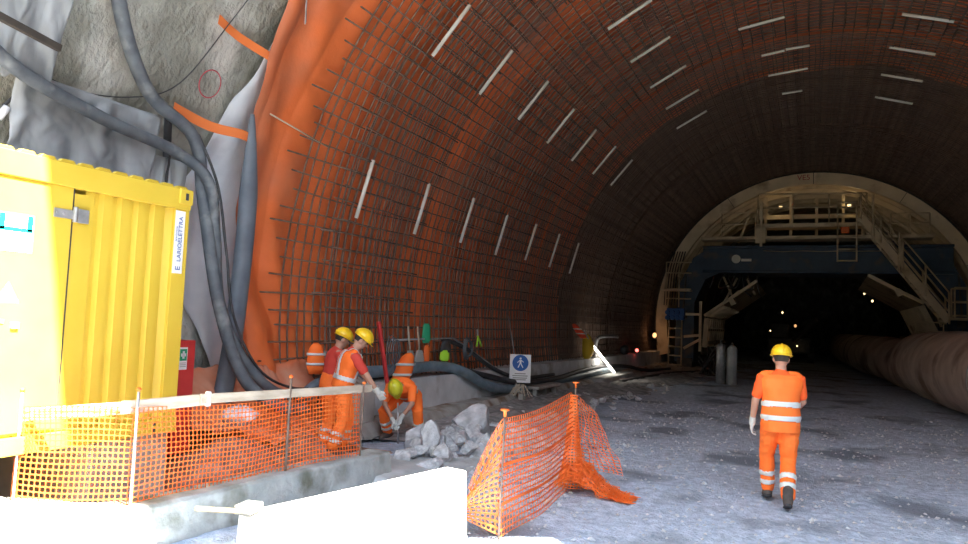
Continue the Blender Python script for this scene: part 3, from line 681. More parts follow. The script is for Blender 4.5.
# hoses along the kerb
hose('ventilation_hose', [(-6.5, 8.2, .72), (-6.75, 9.3, .95), (-6.78, 11.0, .96), (-6.74, 12.6, .97), (-6.55, 13.4, .84), (-6.42, 14.3, .52), (-6.4, 15.4, .36), (-6.4, 17.5, .34), (-6.4, 20, .34), (-6.42, 23, .36), (-6.5, 25.5, .36)], .105, 'hose_blue', 'thick blue-grey hose lying on the kerb and dipping past the pedestrian sign', 'hose', 10, 14)
hose('ventilation_hose', [(-6.9, 9.4, .88), (-6.92, 11.5, .88), (-6.85, 13.2, .92), (-6.5, 14.6, .68), (-6.33, 16, .48), (-6.3, 18.5, .42), (-6.42, 21.5, .5), (-6.5, 24.4, .5), (-6.3, 26.8, .42), (-6.0, 29, .2), (-5.6, 32, .15)], .065, 'black_rubber', 'dark hose running beside the blue-grey hose toward the formwork', 'hose', 10, 12)
hose('ventilation_hose', [(-6.85, 13.0, 1.5), (-6.75, 13.9, 1.3), (-6.6, 15, .85), (-6.5, 16.5, .55), (-6.48, 19, .5)], .045, 'black_rubber', 'thin black hose slanting down from the rebar behind the pedestrian sign', 'hose', 10, 10)
hose('ventilation_hose', [(-6.2, 12.6, 0.06), (-5.6, 23, .1), (-5.2, 29, .1), (-4.6, 31, .1), (-3.8, 33, .12)][1:], .07, 'black_rubber', 'dark hose curving over the mud in front of the formwork ladder', 'hose', 10, 10)
hose('steel_pipe', [(-6.75, 24.2, .8), (-6.75, 24.2, 1.3), (-6.72, 24.6, 1.5), (-6.7, 26.5, 1.52), (-6.7, 27.0, 1.5)], .06, 'steel', 'bent grey pipe standing on the kerb beyond the leaning lamp', 'pipe')
# pedestrian sign
t = empty('pedestrian_sign', (-6.22, 15.8, .3), 'white sign with a blue walking figure disc standing at the kerb', 'sign')
t.rotation_euler = (0, 0, radians(28))
b = MB().box((0, 0, .52), (.5*1.0, .015, .66)); pn = build('board', b, 'white', t, bev=.003)
b = MB().tube([(0, -.009, .65), (0, -.013, .65)], .19, 32); dc = build('disc', b, 'blue', pn)
b = MB(); b.ball((0, -.016, .755), (.026, .004, .026), 12)
for a, c, w_ in (((0, -.016, .72), (0, -.016, .64), .045), ((-.005, -.016, .65), (-.055, -.016, .54), .024), ((.005, -.016, .65), (.06, -.016, .54), .024), ((-.01, -.016, .72), (-.075, -.016, .655), .018), ((.01, -.016, .72), (.075, -.016, .67), .018)): b.bar(a, c, w_, .004, up=(0, 1, 0))
for i in range(len(b.v)): pass
build('walking_figure', b, 'white', dc)
b = MB()
for z, w_ in ((.40, .26), (.35, .36), (.30, .34), (.26, .28)): b.box((0, -.010, z), (w_, .003, .022))
build('lettering', b, 'grey_tool', pn)
b = MB().tube([(-.1, .03, -.25), (-.1, .03, .6)], .016, 8).tube([(-.1, .03, .6), (-.3, .25, 1.75)], .012, 6); build('stake', b, 'steel', t, smooth=True)
b = MB()
q = random.Random(3)
for i in range(9): 
    x = q.uniform(-.3, .35); b.tube([(x, -.1, -.08), (x*.4+.03, -.06, .17), (x*.3+q.uniform(-.1, .1), -.03, .2), (x+q.uniform(-.25, .25), -.08, -.06)], .011, 5)
tag(build('wire_bundle', b, 'wood', loc=(-6.1, 15.6, .28)), 'tangle of pale wire hanging below the pedestrian sign', 'wire')
# rusty bracket/frame on the ledge right of the sign
b = MB()
for y in (16.6, 17.3, 18.0): b.box((-6.12, y, .15), (.1, .1, .3))
b.box((-6.12, 17.3, .33), (.3, 1.7, .07)); tag(build('steel_trestle', b, 'stained', bev=.01), 'low rusty trestle on the step right of the pedestrian sign', 'trestle')
b = MB().box((-6.05, 15.55, .12), (.12, .2, .3)); tag(build('timber_block', b, 'stained', bev=.01), 'brown timber block under the wire tangle at the kerb', 'block')
# leaning lamp
t = empty('tube_lamp', (-6.32, 24.2, .28), 'glowing white tube lamp leaning against the kerb', 'lamp')
b = MB().tube([(0, .9, .0), (-.28, -1.25, 1.06)], .04, 10); build('tube', b, 'tube_light', t, smooth=True)
b = MB().bar((-.03, .95, -.05), (-.34, -1.3, 1.06), .10, .02); b.tube([(-.28, -1.25, 1.06), (-.42, -1.5, 1.45), (-.45, -1.1, 1.2)], .02, 6); build('housing', b, 'steel', t)
l = bpy.data.lights.new('lamp_glow', 'POINT'); l.energy = 18; l.color = (1, .93, .8); l.shadow_soft_size = .15; lo = link('lamp_glow', l, None, (-6.2, 24, 1.0)); lo.parent = t; lo.location = (.12, -.2, .5)
# small machine with red light on the kerb
b = MB().ball((0, 0, 0), (.18, .35, .2), 14); tag(build('pump', b, 'black_rubber', smooth=True, loc=(-6.7, 28.2, .98)), 'dark round pump on the kerb with a small red light beside it', 'pump')
b = MB().ball((0, 0, 0), .07, 10); tag(build('warning_light', b, 'red_light', smooth=True, loc=(-6.5, 29.5, .95)), 'small red light on the kerb beyond the leaning lamp', 'light')

# ------------------------------------------------ things hanging on the rebar
def blob(name, c, r, m, label, cat, group=None, nz=.25, rot=None, seed=0):
    b = MB().ball((0, 0, 0), r, 16, rot); mr = min(r)
    for i, p in enumerate(b.v): b.v[i] = p*(1+nz*ns(p/mr*.6+V((seed, 0, 0)), 1))
    return tag(build(name, b, m, smooth=True, loc=c), label, cat, group)
def vest(c, label, rotz=0, s=1.0, tilt=0, m='hivis'):
    t = empty('safety_vest', c, label, 'vest', rz=radians(rotz)); b = MB(); k = []
    secs = []
    for z, rxx, ryy in ((-.30, .13, .06), (-.2, .17, .09), (-.05, .17, .1), (.1, .15, .09), (.2, .11, .07), (.26, .05, .04)):
        secs.append((V((tilt*z+.02*ns((z*5, 0, s), 1), .01, z*s)), V((1, 0, 0)), V((0, 1, 0)), rxx*s, ryy*s))
    b.loft(secs, 20)
    for i, p in enumerate(b.v): b.v[i] = p+V((.02, .02, .01))*ns(p, 8)
    build('fabric', b, m, t, smooth=True)
    for z in (-.12, .06):
        b = MB().loft([(V((tilt*(z+d), .01, (z+d)*s)), V((1, 0, 0)), V((0, 1, 0)), .182*s, .108*s) for d in (-.022, .022)], 20); build('reflective_band', b, 'reflective', t, smooth=True)
    return t
vest((-6.62, 8.62, 1.27), 'orange hi-vis vest hanging on the rebar left of the two standing workers', 60, .8)
vest((-6.55, 11.05, 1.02), 'orange hi-vis jacket hung over the hoses behind the kneeling worker', 50, 1.0, .3)
vest((-6.72, 22.0, 1.72), 'bright orange-red hi-vis jacket hung high on the rebar near the leaning lamp', 40, .8, -.6, 'hivis_red')
blob('yellow_bag', (-6.7, 23.0, 1.18), (.2, .24, .42), 'yellow_bag', 'yellow bag hanging on the rebar below the orange-red jacket', 'bag')
hose('rope', [(-6.7, 23.0, .85), (-6.62, 23.2, .6), (-6.5, 23.4, .42)], .02, 'black_rubber', 'short black rope hanging from the yellow bag', 'rope')
t = empty('hand_tool', (-6.78, 12.2, 1.05), 'green scraper with an orange handle hanging on the rebar', 'tool')
b = MB().loft([(V((0, 0, z)), V((.4, .9, 0)).normalized(), V((1, -.4, 0)).normalized(), a, .02) for z, a in ((.38, .075), (.45, .11), (.72, .09), (.76, .05))], 10); build('blade', b, 'green', t, smooth=True)
b = MB().loft([(V((0, .05, z)), V((.4, .9, 0)).normalized(), V((1, -.4, 0)).normalized(), a, .03) for z, a in ((0, .06), (.05, .075), (.28, .07), (.34, .04))], 10); build('handle', b, 'net', t, smooth=True)
t = empty('work_gloves', (-6.75, 12.95, 1.2), 'lime and dark work gloves hanging on the rebar right of the green scraper', 'gloves')
b = MB().loft([(V((0, 0, z)), V((.4, .9, 0)).normalized(), V((1, -.4, 0)).normalized(), a, .03) for z, a in ((-.14, .08), (-.1, .13), (.03, .12), (.08, .08))], 10); build('palm', b, 'lime', t, smooth=True)
b = MB().loft([(V((0, .02, z)), V((.4, .9, 0)).normalized(), V((1, -.4, 0)).normalized(), a, .035) for z, a in ((.02, .12), (.1, .15), (.24, .1), (.3, .04))], 10); build('cuff', b, 'black_rubber', t, smooth=True)
t = empty('pliers', (-6.75, 14.5, 1.35), 'lime green handled pliers hanging on the rebar above the hoses', 'pliers')
for s in (-1, 1):
    b = MB().tube([(0, -.02*s, .22), (0, .06*s+.05, .1), (0, .12*s+.08, -.02)], .022, 8); build('handle', b, 'lime', t, smooth=True)
b = MB().tube([(0, 0, .2), (0, -.04, .36)], .02, 6); build('jaw', b, 'steel', t)
for y, lab in ((11.6, 'grey trowel hanging on the rebar, left one of the pair by the green scraper'), (11.95, 'grey trowel hanging on the rebar, right one of the pair by the green scraper')):
    t = empty('trowel', (-6.78, y, 1.3), lab, 'tool', 'trowels hanging on the rebar'); b = MB().tube([(0, .0, 0), (0, -.1, .45)], .018, 8); build('handle', b, 'wood', t, smooth=True)
    b = MB().loft([(V((0, .02, z)), V((.4, .9, 0)).normalized(), V((1, -.4, 0)).normalized(), a, .015) for z, a in ((-.28, .02), (-.2, .12), (0, .07))], 8); build('blade', b, 'grey_tool', t)
b = MB().tube([(-6.8, 11.0, 1.5), (-6.8, 13.4, 1.52), (-6.7, 14.4, 1.15), (-6.6, 15.3, .8)], .02, 6); tag(build('steel_rod', b, 'steel', smooth=True), 'long pale rod resting across the tools on the rebar', 'rod')
for i, (y, lab) in enumerate(((13.9, 'coiled grey cable on the rebar beside the green pliers'), (14.0, ''))):
    if not lab: continue
    b = MB()
    for k in range(4): b.tube([V((-6.72+.02*k, y+.17*cos(q*pi/8), 1.3+.24*sin(q*pi/8)*(1-.1*k))) for q in range(17)], .014, 5)
    tag(build('cable_coil', b, 'hose', smooth=True), lab, 'coil')
b = MB()
for k in range(4): b.tube([V((-6.55+.03*k, 10.55+.12*cos(q*pi/8)+.02*k, 1.32+.28*sin(q*pi/8)*(1-.1*k))) for q in range(17)], .008, 5)
tag(build('cable_coil', b, 'hose', smooth=True), 'grey cable coil hanging behind the kneeling worker', 'coil')
b = MB()
for k in range(5): b.tube([(-6.55+.02*k, 8.6+.03*k, .5), (-6.6, 8.75+.02*k, 1.0), (-6.68, 8.85+.04*k, 1.35), (-6.6+.03*k, 8.95, 1.0)], .014, 5)
tag(build('cable_coil', b, 'hose', smooth=True), 'bundle of pale cables hanging left of the hi-vis vest', 'coil')
b = MB().bar((-6.45, 9.98, 1.82), (-6.35, 10.2, .75), .07, .05); b.bar((-6.41, 10.1, 1.3), (-6.41, 10.24, .8), .03, .03)
tag(build('red_lever', b, 'red', bev=.01), 'tall narrow red tool leaning on the kerb behind the workers', 'tool')
b = MB(); b.box((-6.62, 9.6, .42), (.5, .6, .86)); tag(build('concrete_form', b, 'concrete_bright', bev=.05), 'pale block at the end of the kerb behind the standing workers', 'block')

# ------------------------------------------------ ventilation duct lying on the right
t = empty('ventilation_duct', (4.2, 20, 0), 'huge dusty brown ventilation duct lying along the right side', 'duct')
def duct(pts, rads, label=None):
    P = spline(pts, 14); n = len(P); mb = MB(); rr = []
    for i in range(n):
        f = i/(n-1)*(len(rads)-1); k = min(int(f), len(rads)-2); r = rads[k]*(1-f+k)+rads[k+1]*(f-k); rr.append(r*(1+.005*sin(i*.7)))
    mb.tube([p-V((4.2, 20, 0)) for p in P], rr, 48)
    for i, p in enumerate(mb.v): mb.v[i] = p+V((1, 1, 1))*.03*ns(p, .9)
    return build('section', mb, 'duct', t, smooth=True)
duct([(4.95, 11.5, 1.02), (4.4, 16, 1.04), (4.05, 20, 1.05), (3.72, 25, 1.05), (3.6, 29.0, 1.03)], [1.06, 1.08, 1.08, 1.08, 1.06])
duct([(3.50, 28.6, .86), (3.35, 31, .88), (3.05, 35, 1.0), (2.6, 42, 1.0), (2.2, 60, 1.0)], [.84, .86, .9, .95, 1.0])
for p, d, r in (((4.15, 18.6, 1.045), (-.085, 1, 0), 1.095), ((3.70, 25.5, 1.05), (-.06, 1, 0), 1.07)):
    p = V(p); d = V(d).normalized(); x = V((d.y, -d.x, 0)); b = MB()
    b.tube([p-V((4.2, 20, 0))+(x*cos(q*pi/20)+V((0, 0, 1))*sin(q*pi/20))*r for q in range(41)], .018, 5)
    build('seam', b, 'stained', t, smooth=True)

# ------------------------------------------------ formwork gantry
G0 = V((XC, 35, 0))
def gcyl(a, y, r): return cyl(a, y, r)+V((0, 0, .27))
g = empty('formwork_gantry', tuple(G0), 'huge beige and blue steel tunnel formwork gantry filling the vault', 'formwork')
def gp_(x, y, z): return V((x, y, z))-G0
def gbars(name, m, segs, w_, h=None, parent=g, bev=0):
    b = MB()
    for a, c in segs: b.bar(gp_(*a), gp_(*c), w_, h or w_)
    return build(name, b, m, parent, bev=bev)
def gtubes(name, m, segs, r, parent=g):
    b = MB()
    for s_ in segs: b.tube([gp_(*p) for p in s_], r, 8)
    return build(name, b, m, parent, smooth=True)
# arch skin with a deep end flange
b = MB(); n = 72; secs = []
for i in range(n+1):
    a = -14+208*i/n; q = [(6.93, 35), (6.93, 47), (6.86, 47), (6.86, 35.25), (6.36, 35.25), (6.36, 35.0)]
    secs += [gcyl(a, y, r)-G0 for r, y in q]
k = 6
b.add(secs, [(i*k+j, i*k+(j+1) % k, (i+1)*k+(j+1) % k, (i+1)*k+j) for i in range(n) for j in range(k)]+[tuple(range(k)), tuple(n*k+j for j in range(k))[::-1]])
sk = build('arch_skin', b, 'beige_steel', g)
b = MB()
for a in (25, 58, 90, 122, 155): 
    b.bar(gcyl(a, 34.985, 6.36)-G0, gcyl(a, 34.985, 6.93)-G0, .03, .02)
b.tube([gcyl(-10+200*i/60, 34.99, 6.9)-G0 for i in range(61)], .03, 6)
build('flange_seam', b, 'dark_steel', sk)
mt = Matrix((V((1, 0, 0)), V((0, 0, 1)), V((0, -1, 0)))).transposed().to_euler()
text('VE5', .34, gp_(-.35, 34.97, 8.93), mt, 'paint_red', sk)
# ribs inside the skin, seen over the platform
for i, y in enumerate((36.2, 37.6, 39.0, 40.4, 41.8)):
    b = MB(); pts = [gcyl(20+140*q/40, y, 6.6)-G0 for q in range(41)]
    for p, c in zip(pts, pts[1:]): b.bar(p, c, .1, .42, up=(p-V((0, y-35, 2))).normalized())
    build('arch_rib', b, 'beige_steel', g)
b = MB()
for x in (-2.0, -.9, .2, 1.3, 2.1):
    b.bar(gp_(x, 36.2, 6.2), gp_(x, 36.2, 8.3), .12)
for x in (-4.4, -3.2, 3.4, 4.5): b.bar(gp_(x*1.0, 36, 6.1), gp_(x*.86, 36, 7.3 if abs(x) < 4 else 6.9), .1)
b.bar(gp_(-2.2, 36.3, 7.35), gp_(2.2, 36.3, 7.35), .14, .2); b.bar(gp_(-2.2, 36.3, 6.9), gp_(2.2, 36.3, 6.9), .1, .12)
b.bar(gp_(-4.3, 36.2, 6.2), gp_(-2.2, 36.2, 8.0), .12); b.bar(gp_(4.4, 36.2, 6.2), gp_(2.2, 36.2, 8.0), .12)
build('upper_frame', b, 'beige_steel', g)
# blue portal frame
b = MB(); b.box(gp_(.35, 36.4, 5.22), (10.1, 2.6, 1.25)); b.box(gp_(.35, 35.05, 5.8), (10.1, .3, .12)); b.box(gp_(.35, 35.05, 4.65), (10.1, .3, .12))
build('portal_beam', b, 'blue_steel', g, bev=.03)
for s in (-1, 1):
    b = MB(); pr = [(4.4, 5.84), (5.2, 5.3), (5.9, 3.9), (6.0, .35), (5.1, .35), (5.1, 3.2), (4.6, 4.3), (3.9, 4.62)]
    vs = [gp_(XC+s*x, y, z) for y in (35.1, 37.6) for x, z in pr]; k = len(pr)
    b.add(vs, [(j, (j+1) % k, k+(j+1) % k, k+j) for j in range(k)]+[tuple(range(k))[::-1], tuple(range(k, 2*k))]); lg = build('leg', b, 'blue_steel', g, bev=.02)
    b = MB(); b.bar(gp_(XC+s*5.5, 35.05, 4.6), gp_(XC+s*5.75, 35.05, .6), .1, .06); b.box(gp_(XC+s*5.6, 35.06, 2.6), (.3, .1, .4)); build('cable_duct', b, 'dark_steel', lg)
for s in (-1, 1):
    b = MB(); b.box(gp_(XC+s*5.5, 38, .28), (.7, 6, .5)); build('bogie', b, 'dark_steel', g, bev=.03)
# company badge on the beam (pale emblem)
b = MB(); b.tube([gp_(-3.2, 35.06, 5.25), gp_(-3.2, 35.04, 5.25)], .2, 20); b.box(gp_(-2.75, 35.05, 5.2), (.45, .02, .12)); build('emblem', b, 'strip', g)
# walkways
b = MB(); b.box(gp_(-.05, 34.5, 6.1), (9.2, 1.1, .14)); build('walkway', b, 'beige_steel', g, bev=.01)
b = MB(); b.box(gp_(-.05, 34.3, 6.62), (4.5, .9, .17)); b.box(gp_(-2.08, 34.0, 6.25), (.42, .3, .8)); build('upper_walkway', b, 'beige_steel', g, bev=.01)
def rail(name, a, c, h=1.05, n=3, y=None, r=.028):
    a = V(a); c = V(c); segs = []
    for q in (h, h*.55): segs.append((a+V((0, 0, q)), c+V((0, 0, q))))
    for i in range(n): p = a.lerp(c, i/(n-1)); segs.append((p, p+V((0, 0, h))))
    return gtubes(name, 'beige_steel', segs, r)
rail('railing', (-3.75, 34.0, 6.15), (-2.3, 34.0, 6.15), 1.1, 2)
rail('railing', (-2.2, 33.9, 6.7), (2.1, 33.9, 6.6), 1.35, 4, r=.035)
rail('railing', (3.0, 34.0, 6.15), (4.4, 34.0, 6.15), .9, 3)
gbars('rail_post', 'beige_steel', [((-2.05, 33.85, 5.7), (-2.05, 33.85, 7.75))], .12)
# hanging ladder
def ladder(name, x0, x1, y, z0, z1, m='beige_steel', r=.035, st=.42):
    segs = [((x0, y, z0), (x0, y, z1)), ((x1, y, z0), (x1, y, z1))]; z = z0+.04
    while z < z1: segs.append(((x0, y, z), (x1, y, z))); z += st
    return gtubes(name, m, segs, r)
ladder('ladder', 1.0, 1.72, 33.7, 5.0, 7.6, st=.5)
ladder('ladder', -6.0, -5.42, 33.9, .2, 2.3)
# staircase
A_, B2 = V((1.85, 33.4, 6.85)), V((4.95, 33.4, 2.6)); d = B2-A_
b = MB()
for y in (33.35, 34.15): b.bar(gp_(*(A_+V((0, y-33.4, 0)))), gp_(*(B2+V((0, y-33.4, 0)))), .06, .30)
for i in range(18):
    p = A_+d*(i+.5)/18; b.box(gp_(p.x, 33.75, p.z), (.28, .8, .04))
st = build('staircase', b, 'beige_steel', g)
b = MB()
def srail(t0, t1, h, y, n):
    a = A_+d*t0; c = A_+d*t1
    for q in (h, h*.66, h*.33): b.tube([gp_(a.x, y, a.z+q), gp_(c.x, y, c.z+q)], .03, 8)
    for i in range(n): p = a.lerp(c, i/(n-1)); b.tube([gp_(p.x, y, p.z-.1), gp_(p.x, y, p.z+h)], .04, 8)
srail(0, .47, 1.0, 33.3, 3); srail(.49, 1.0, 1.15, 33.3, 3); srail(0, 1, 1.0, 34.2, 5)
build('handrail', b, 'beige_steel', st, smooth=True)
b = MB(); b.tube([gp_(3.25, 33.3, 4.6), gp_(3.25, 33.3, 6.2)], .05, 8); b.tube([gp_(2.3, 33.3, 6.0), gp_(2.3, 33.3, 7.8)], .05, 8); build('stair_post', b, 'beige_steel', st)
# landing cage right
b = MB()
for x in (5.15, 5.7): 
    for y in (33.4, 34.1): b.tube([gp_(x, y, 2.75), gp_(x, y, 3.95)], .035, 8)
for z in (2.85, 3.4, 3.95):
    for y in (33.4, 34.1): b.tube([gp_(5.15, y, z), gp_(5.7, y, z)], .03, 8)
b.box(gp_(5.4, 33.75, 2.72), (1.1, .9, .1)); build('landing', b, 'beige_steel', g)
rail('railing', (3.85, 33.6, 1.75), (4.8, 33.6, 1.75), .8, 3)
# left side platform rails
b = MB()
for z in (5.0, 4.5, 3.75, 3.3):
    b.tube([gp_(-6.2, 34, z), gp_(-5.05, 34, z)], .03, 8)
for x in (-6.2, -5.6): b.tube([gp_(x, 34, 2.9), gp_(x, 34, 5.0)], .03, 8)
build('railing', b, 'beige_steel', g, smooth=True)
b = MB(); b.box(gp_(-5.75, 34.3, 3.7), (1.3, .7, .08)); build('side_platform', b, 'beige_steel', g)
# blue motors above the ladder
b = MB(); q = random.Random(5)
for i in range(7): b.tube([gp_(-6.1+.22*(i % 4), 33.9, 2.4+.25*(i//4)), gp_(-6.1+.22*(i % 4), 34.3, 2.4+.25*(i//4))], .11, 10)
b.box(gp_(-5.75, 34.2, 2.6), (.8, .3, .5)); build('valve_block', b, 'blue', g, bev=.01)
# hinged side shutters with ribs
for s, x0, x1, z0, z1 in ((-1, -4.5, -2.25, 2.55, 4.2), (1, 4.25, 2.2, 3.35, 4.5)):
    b = MB(); b.bar(gp_(x0, 34.6, z0), gp_(x1, 34.6, z1), .28, .14); b.add([gp_(x0, 34.6, z0), gp_(x1, 34.6, z1), gp_(x1, 42, z1-.2), gp_(x0, 42, z0-.2)], [(0, 1, 2, 3)])
    b.bar(gp_((x0+x1)/2, 34.5, (z0+z1)/2-.2), gp_((x0+x1)/2+.2, 34.5, (z0+z1)/2-.1), .35, .3)
    sh = build('side_shutter', b, 'beige_steel', g, sol=.0)
    for i in range(9):
        y = 34.6+i*.85; b = MB()
        if s < 0: b.bar(gp_(x0+.1, y, z0-.1), gp_(x0-.0, y, 1.1), .09, .22); b.bar(gp_(x0+.1, y, z0), gp_(x0+.9, y, z0+.45), .07, .16)
        else: b.bar(gp_(x0-.1, y, z0-.1), gp_(x0+.75, y, 1.4), .10, .24)
        build('shutter_rib', b, 'beige_steel', sh)
    b = MB(); b.bar(gp_(x0-.1*s, 34.6, 1.3), gp_(x0-.1*s, 42, 1.3), .1, .15); b.bar(gp_(x0-.1*s, 34.6, 1.9), gp_(x0-.1*s, 42, 1.9), .1, .12); build('wale', b, 'beige_steel', sh)
gbars('prop', 'beige_steel', [((-4.65, 34.3, .9), (-4.65, 34.3, 3.2)), ((-5.4, 34.4, 1.0), (-4.6, 34.4, 1.5)), ((-5.4, 34.4, 1.55), (-4.6, 34.4, 1.65)), ((-5.4, 34.4, 2.6), (-4.6, 34.4, 2.6))], .12)
gbars('brace', 'beige_steel', [((-3.9, 36.5, 4.5), (-3.3, 36.5, 3.2)), ((-3.3, 37, 4.5), (-3.9, 37, 3.3)), ((-2.9, 37.2, 4.5), (-2.5, 37.2, 3.7)), ((4.9, 34.8, 2.4), (4.3, 34.8, 4.2))], .1)
# hydraulic hoses
b = MB()
for i in range(9):
    x = q.uniform(-4.2, -2.2); b.tube(spline([gp_(x, 35.2, 4.55), gp_(x+q.uniform(-.3, .3), 35.1, 3.9), gp_(x+q.uniform(-.5, .3), 35.3, q.uniform(3.4, 4.2))], 4), .03, 6)
for i in range(6):
    x = -6.4+.12*i; b.tube(spline([gp_(x+.3, 35, 5.6), gp_(x+.1, 34.7, 4.5), gp_(x, 34.7, 3)], 4), .025, 6)
build('hydraulic_hose', b, 'dark_steel', g, smooth=True)
gtubes('safety_line', 'beige_steel', [[(-2.0+i*.8, 34.95, 5.62-.05*abs(sin(i*1.7))) for i in range(8)]], .015)
b = MB().box(gp_(1.3, 34.15, 6.42), (.32, .2, .3)); build('orange_box', b, 'net', g, bev=.03)
# work lamps on the gantry
for i, (x, y, z, en, lab) in enumerate(((-1.35, 36.45, 7.85, 7, ''), (1.55, 36.45, 7.85, 7, ''))):
    b = MB().box(gp_(x, y, z), (.16, .08, .1)); f_ = build('work_lamp', b, 'lamp_gantry', g, bev=.01)
    l = bpy.data.lights.new('work_lamp_light', 'POINT'); l.energy = en; l.color = (1, .75, .4); l.shadow_soft_size = .12; lo = link('work_lamp_light', l, f_, gp_(x, y-.35, z))
# small lamps beyond the formwork
for i, (p, r, m, lab) in enumerate((((2.9, 48.5, 4.45), .09, 'lamp_warm', 'small bright lamp far in the tunnel, upper one right of the centre'), ((3.15, 46, 3.9), .09, 'lamp_warm', 'small bright lamp far in the tunnel, lower one right of the centre'), ((-1.55, 46, 3.1), .08, 'lamp_warm', 'small bright lamp far in the dark left of the centre'), ((-2.2, 46, 2.0), .06, 'lamp_warm', 'faint low lamp far in the dark behind the left shutter'), ((-.95, 52, 2.4), .13, 'lamp_dim', 'faint lamp of a far machine above the walking worker'), ((-.8, 50, 1.1), .07, 'lamp_warm', 'tiny lamp of a far machine just left of the walking worker'), ((-6.72, 34.2, 1.55), .16, 'lamp_dim', 'warm glowing lamp between the wall and the left ladder'))):
    r *= .62; b = MB().ball((0, 0, 0), (r, r*.6, r*1.3), 10).box((0, r, 0), (r, r*1.2, r*.8)); tag(build('work_lamp', b, m, smooth=True, loc=p), lab, 'lamp')
l = bpy.data.lights.new('glow', 'POINT'); l.energy = 5; l.color = (1, .5, .22); l.shadow_soft_size = .1; lo = link('glow', l, None, (-6.6, 33.9, 1.6))
# far machine silhouette
t = empty('drilling_machine', (-1.3, 52, 0), 'dark machine standing far in the tunnel beyond the formwork', 'machine')
b = MB().box((0, 0, 1.1), (2.6, 3, 1.0)); b.box((-.6, -.3, 2.0), (1.1, 1.4, 1.0)); build('body', b, 'dark_steel', t, bev=.1)
b = MB().bar((.3, -1.6, 1.4), (1.6, -3.0, 2.8), .25); build('boom', b, 'dark_steel', t, bev=.03)
for x in (-1.3, 1.3):
    b = MB().tube([(x-.2, -1, .5), (x+.2, -1, .5)], .5, 20); build('wheel', b, 'black_rubber', t)
# grey steel cylinders standing before the gantry
for i, (x, y, h, lab) in enumerate(((-2.93, 27.0, 1.48, 'tall grey steel cylinder standing on the ground, left of the group'), (-2.52, 26.8, 1.42, 'grey steel cylinder standing on the ground, right of the group'), (-2.62, 27.4, 1.36, 'grey steel cylinder half hidden behind the other two'))):
    t = empty('gas_cylinder', (x, y, 0), lab, 'cylinder', 'grey cylinders before the gantry')
    b = MB().tube([(0, 0, 0), (0, 0, h-.18), (0, 0, h-.1), (0, 0, h-.03)], [.165, .165, .14, .06], 18); build('body', b, 'steel' if i < 1 else 'concrete', t, smooth=True)
    b = MB().tube([(0, 0, h-.05), (0, 0, h+.06)], .04, 8); build('valve', b, 'dark_steel', t)
b = MB()
for i in range(14): b.bar((R.uniform(-4.2, -3.4), R.uniform(30, 32), .1), (R.uniform(-4.2, -3.4), R.uniform(30, 32), R.uniform(.5, 1.3)), .05)
tag(build('scrap_steel', b, 'dark_steel'), 'dark pile of scrap steel left of the grey cylinders', 'scrap')

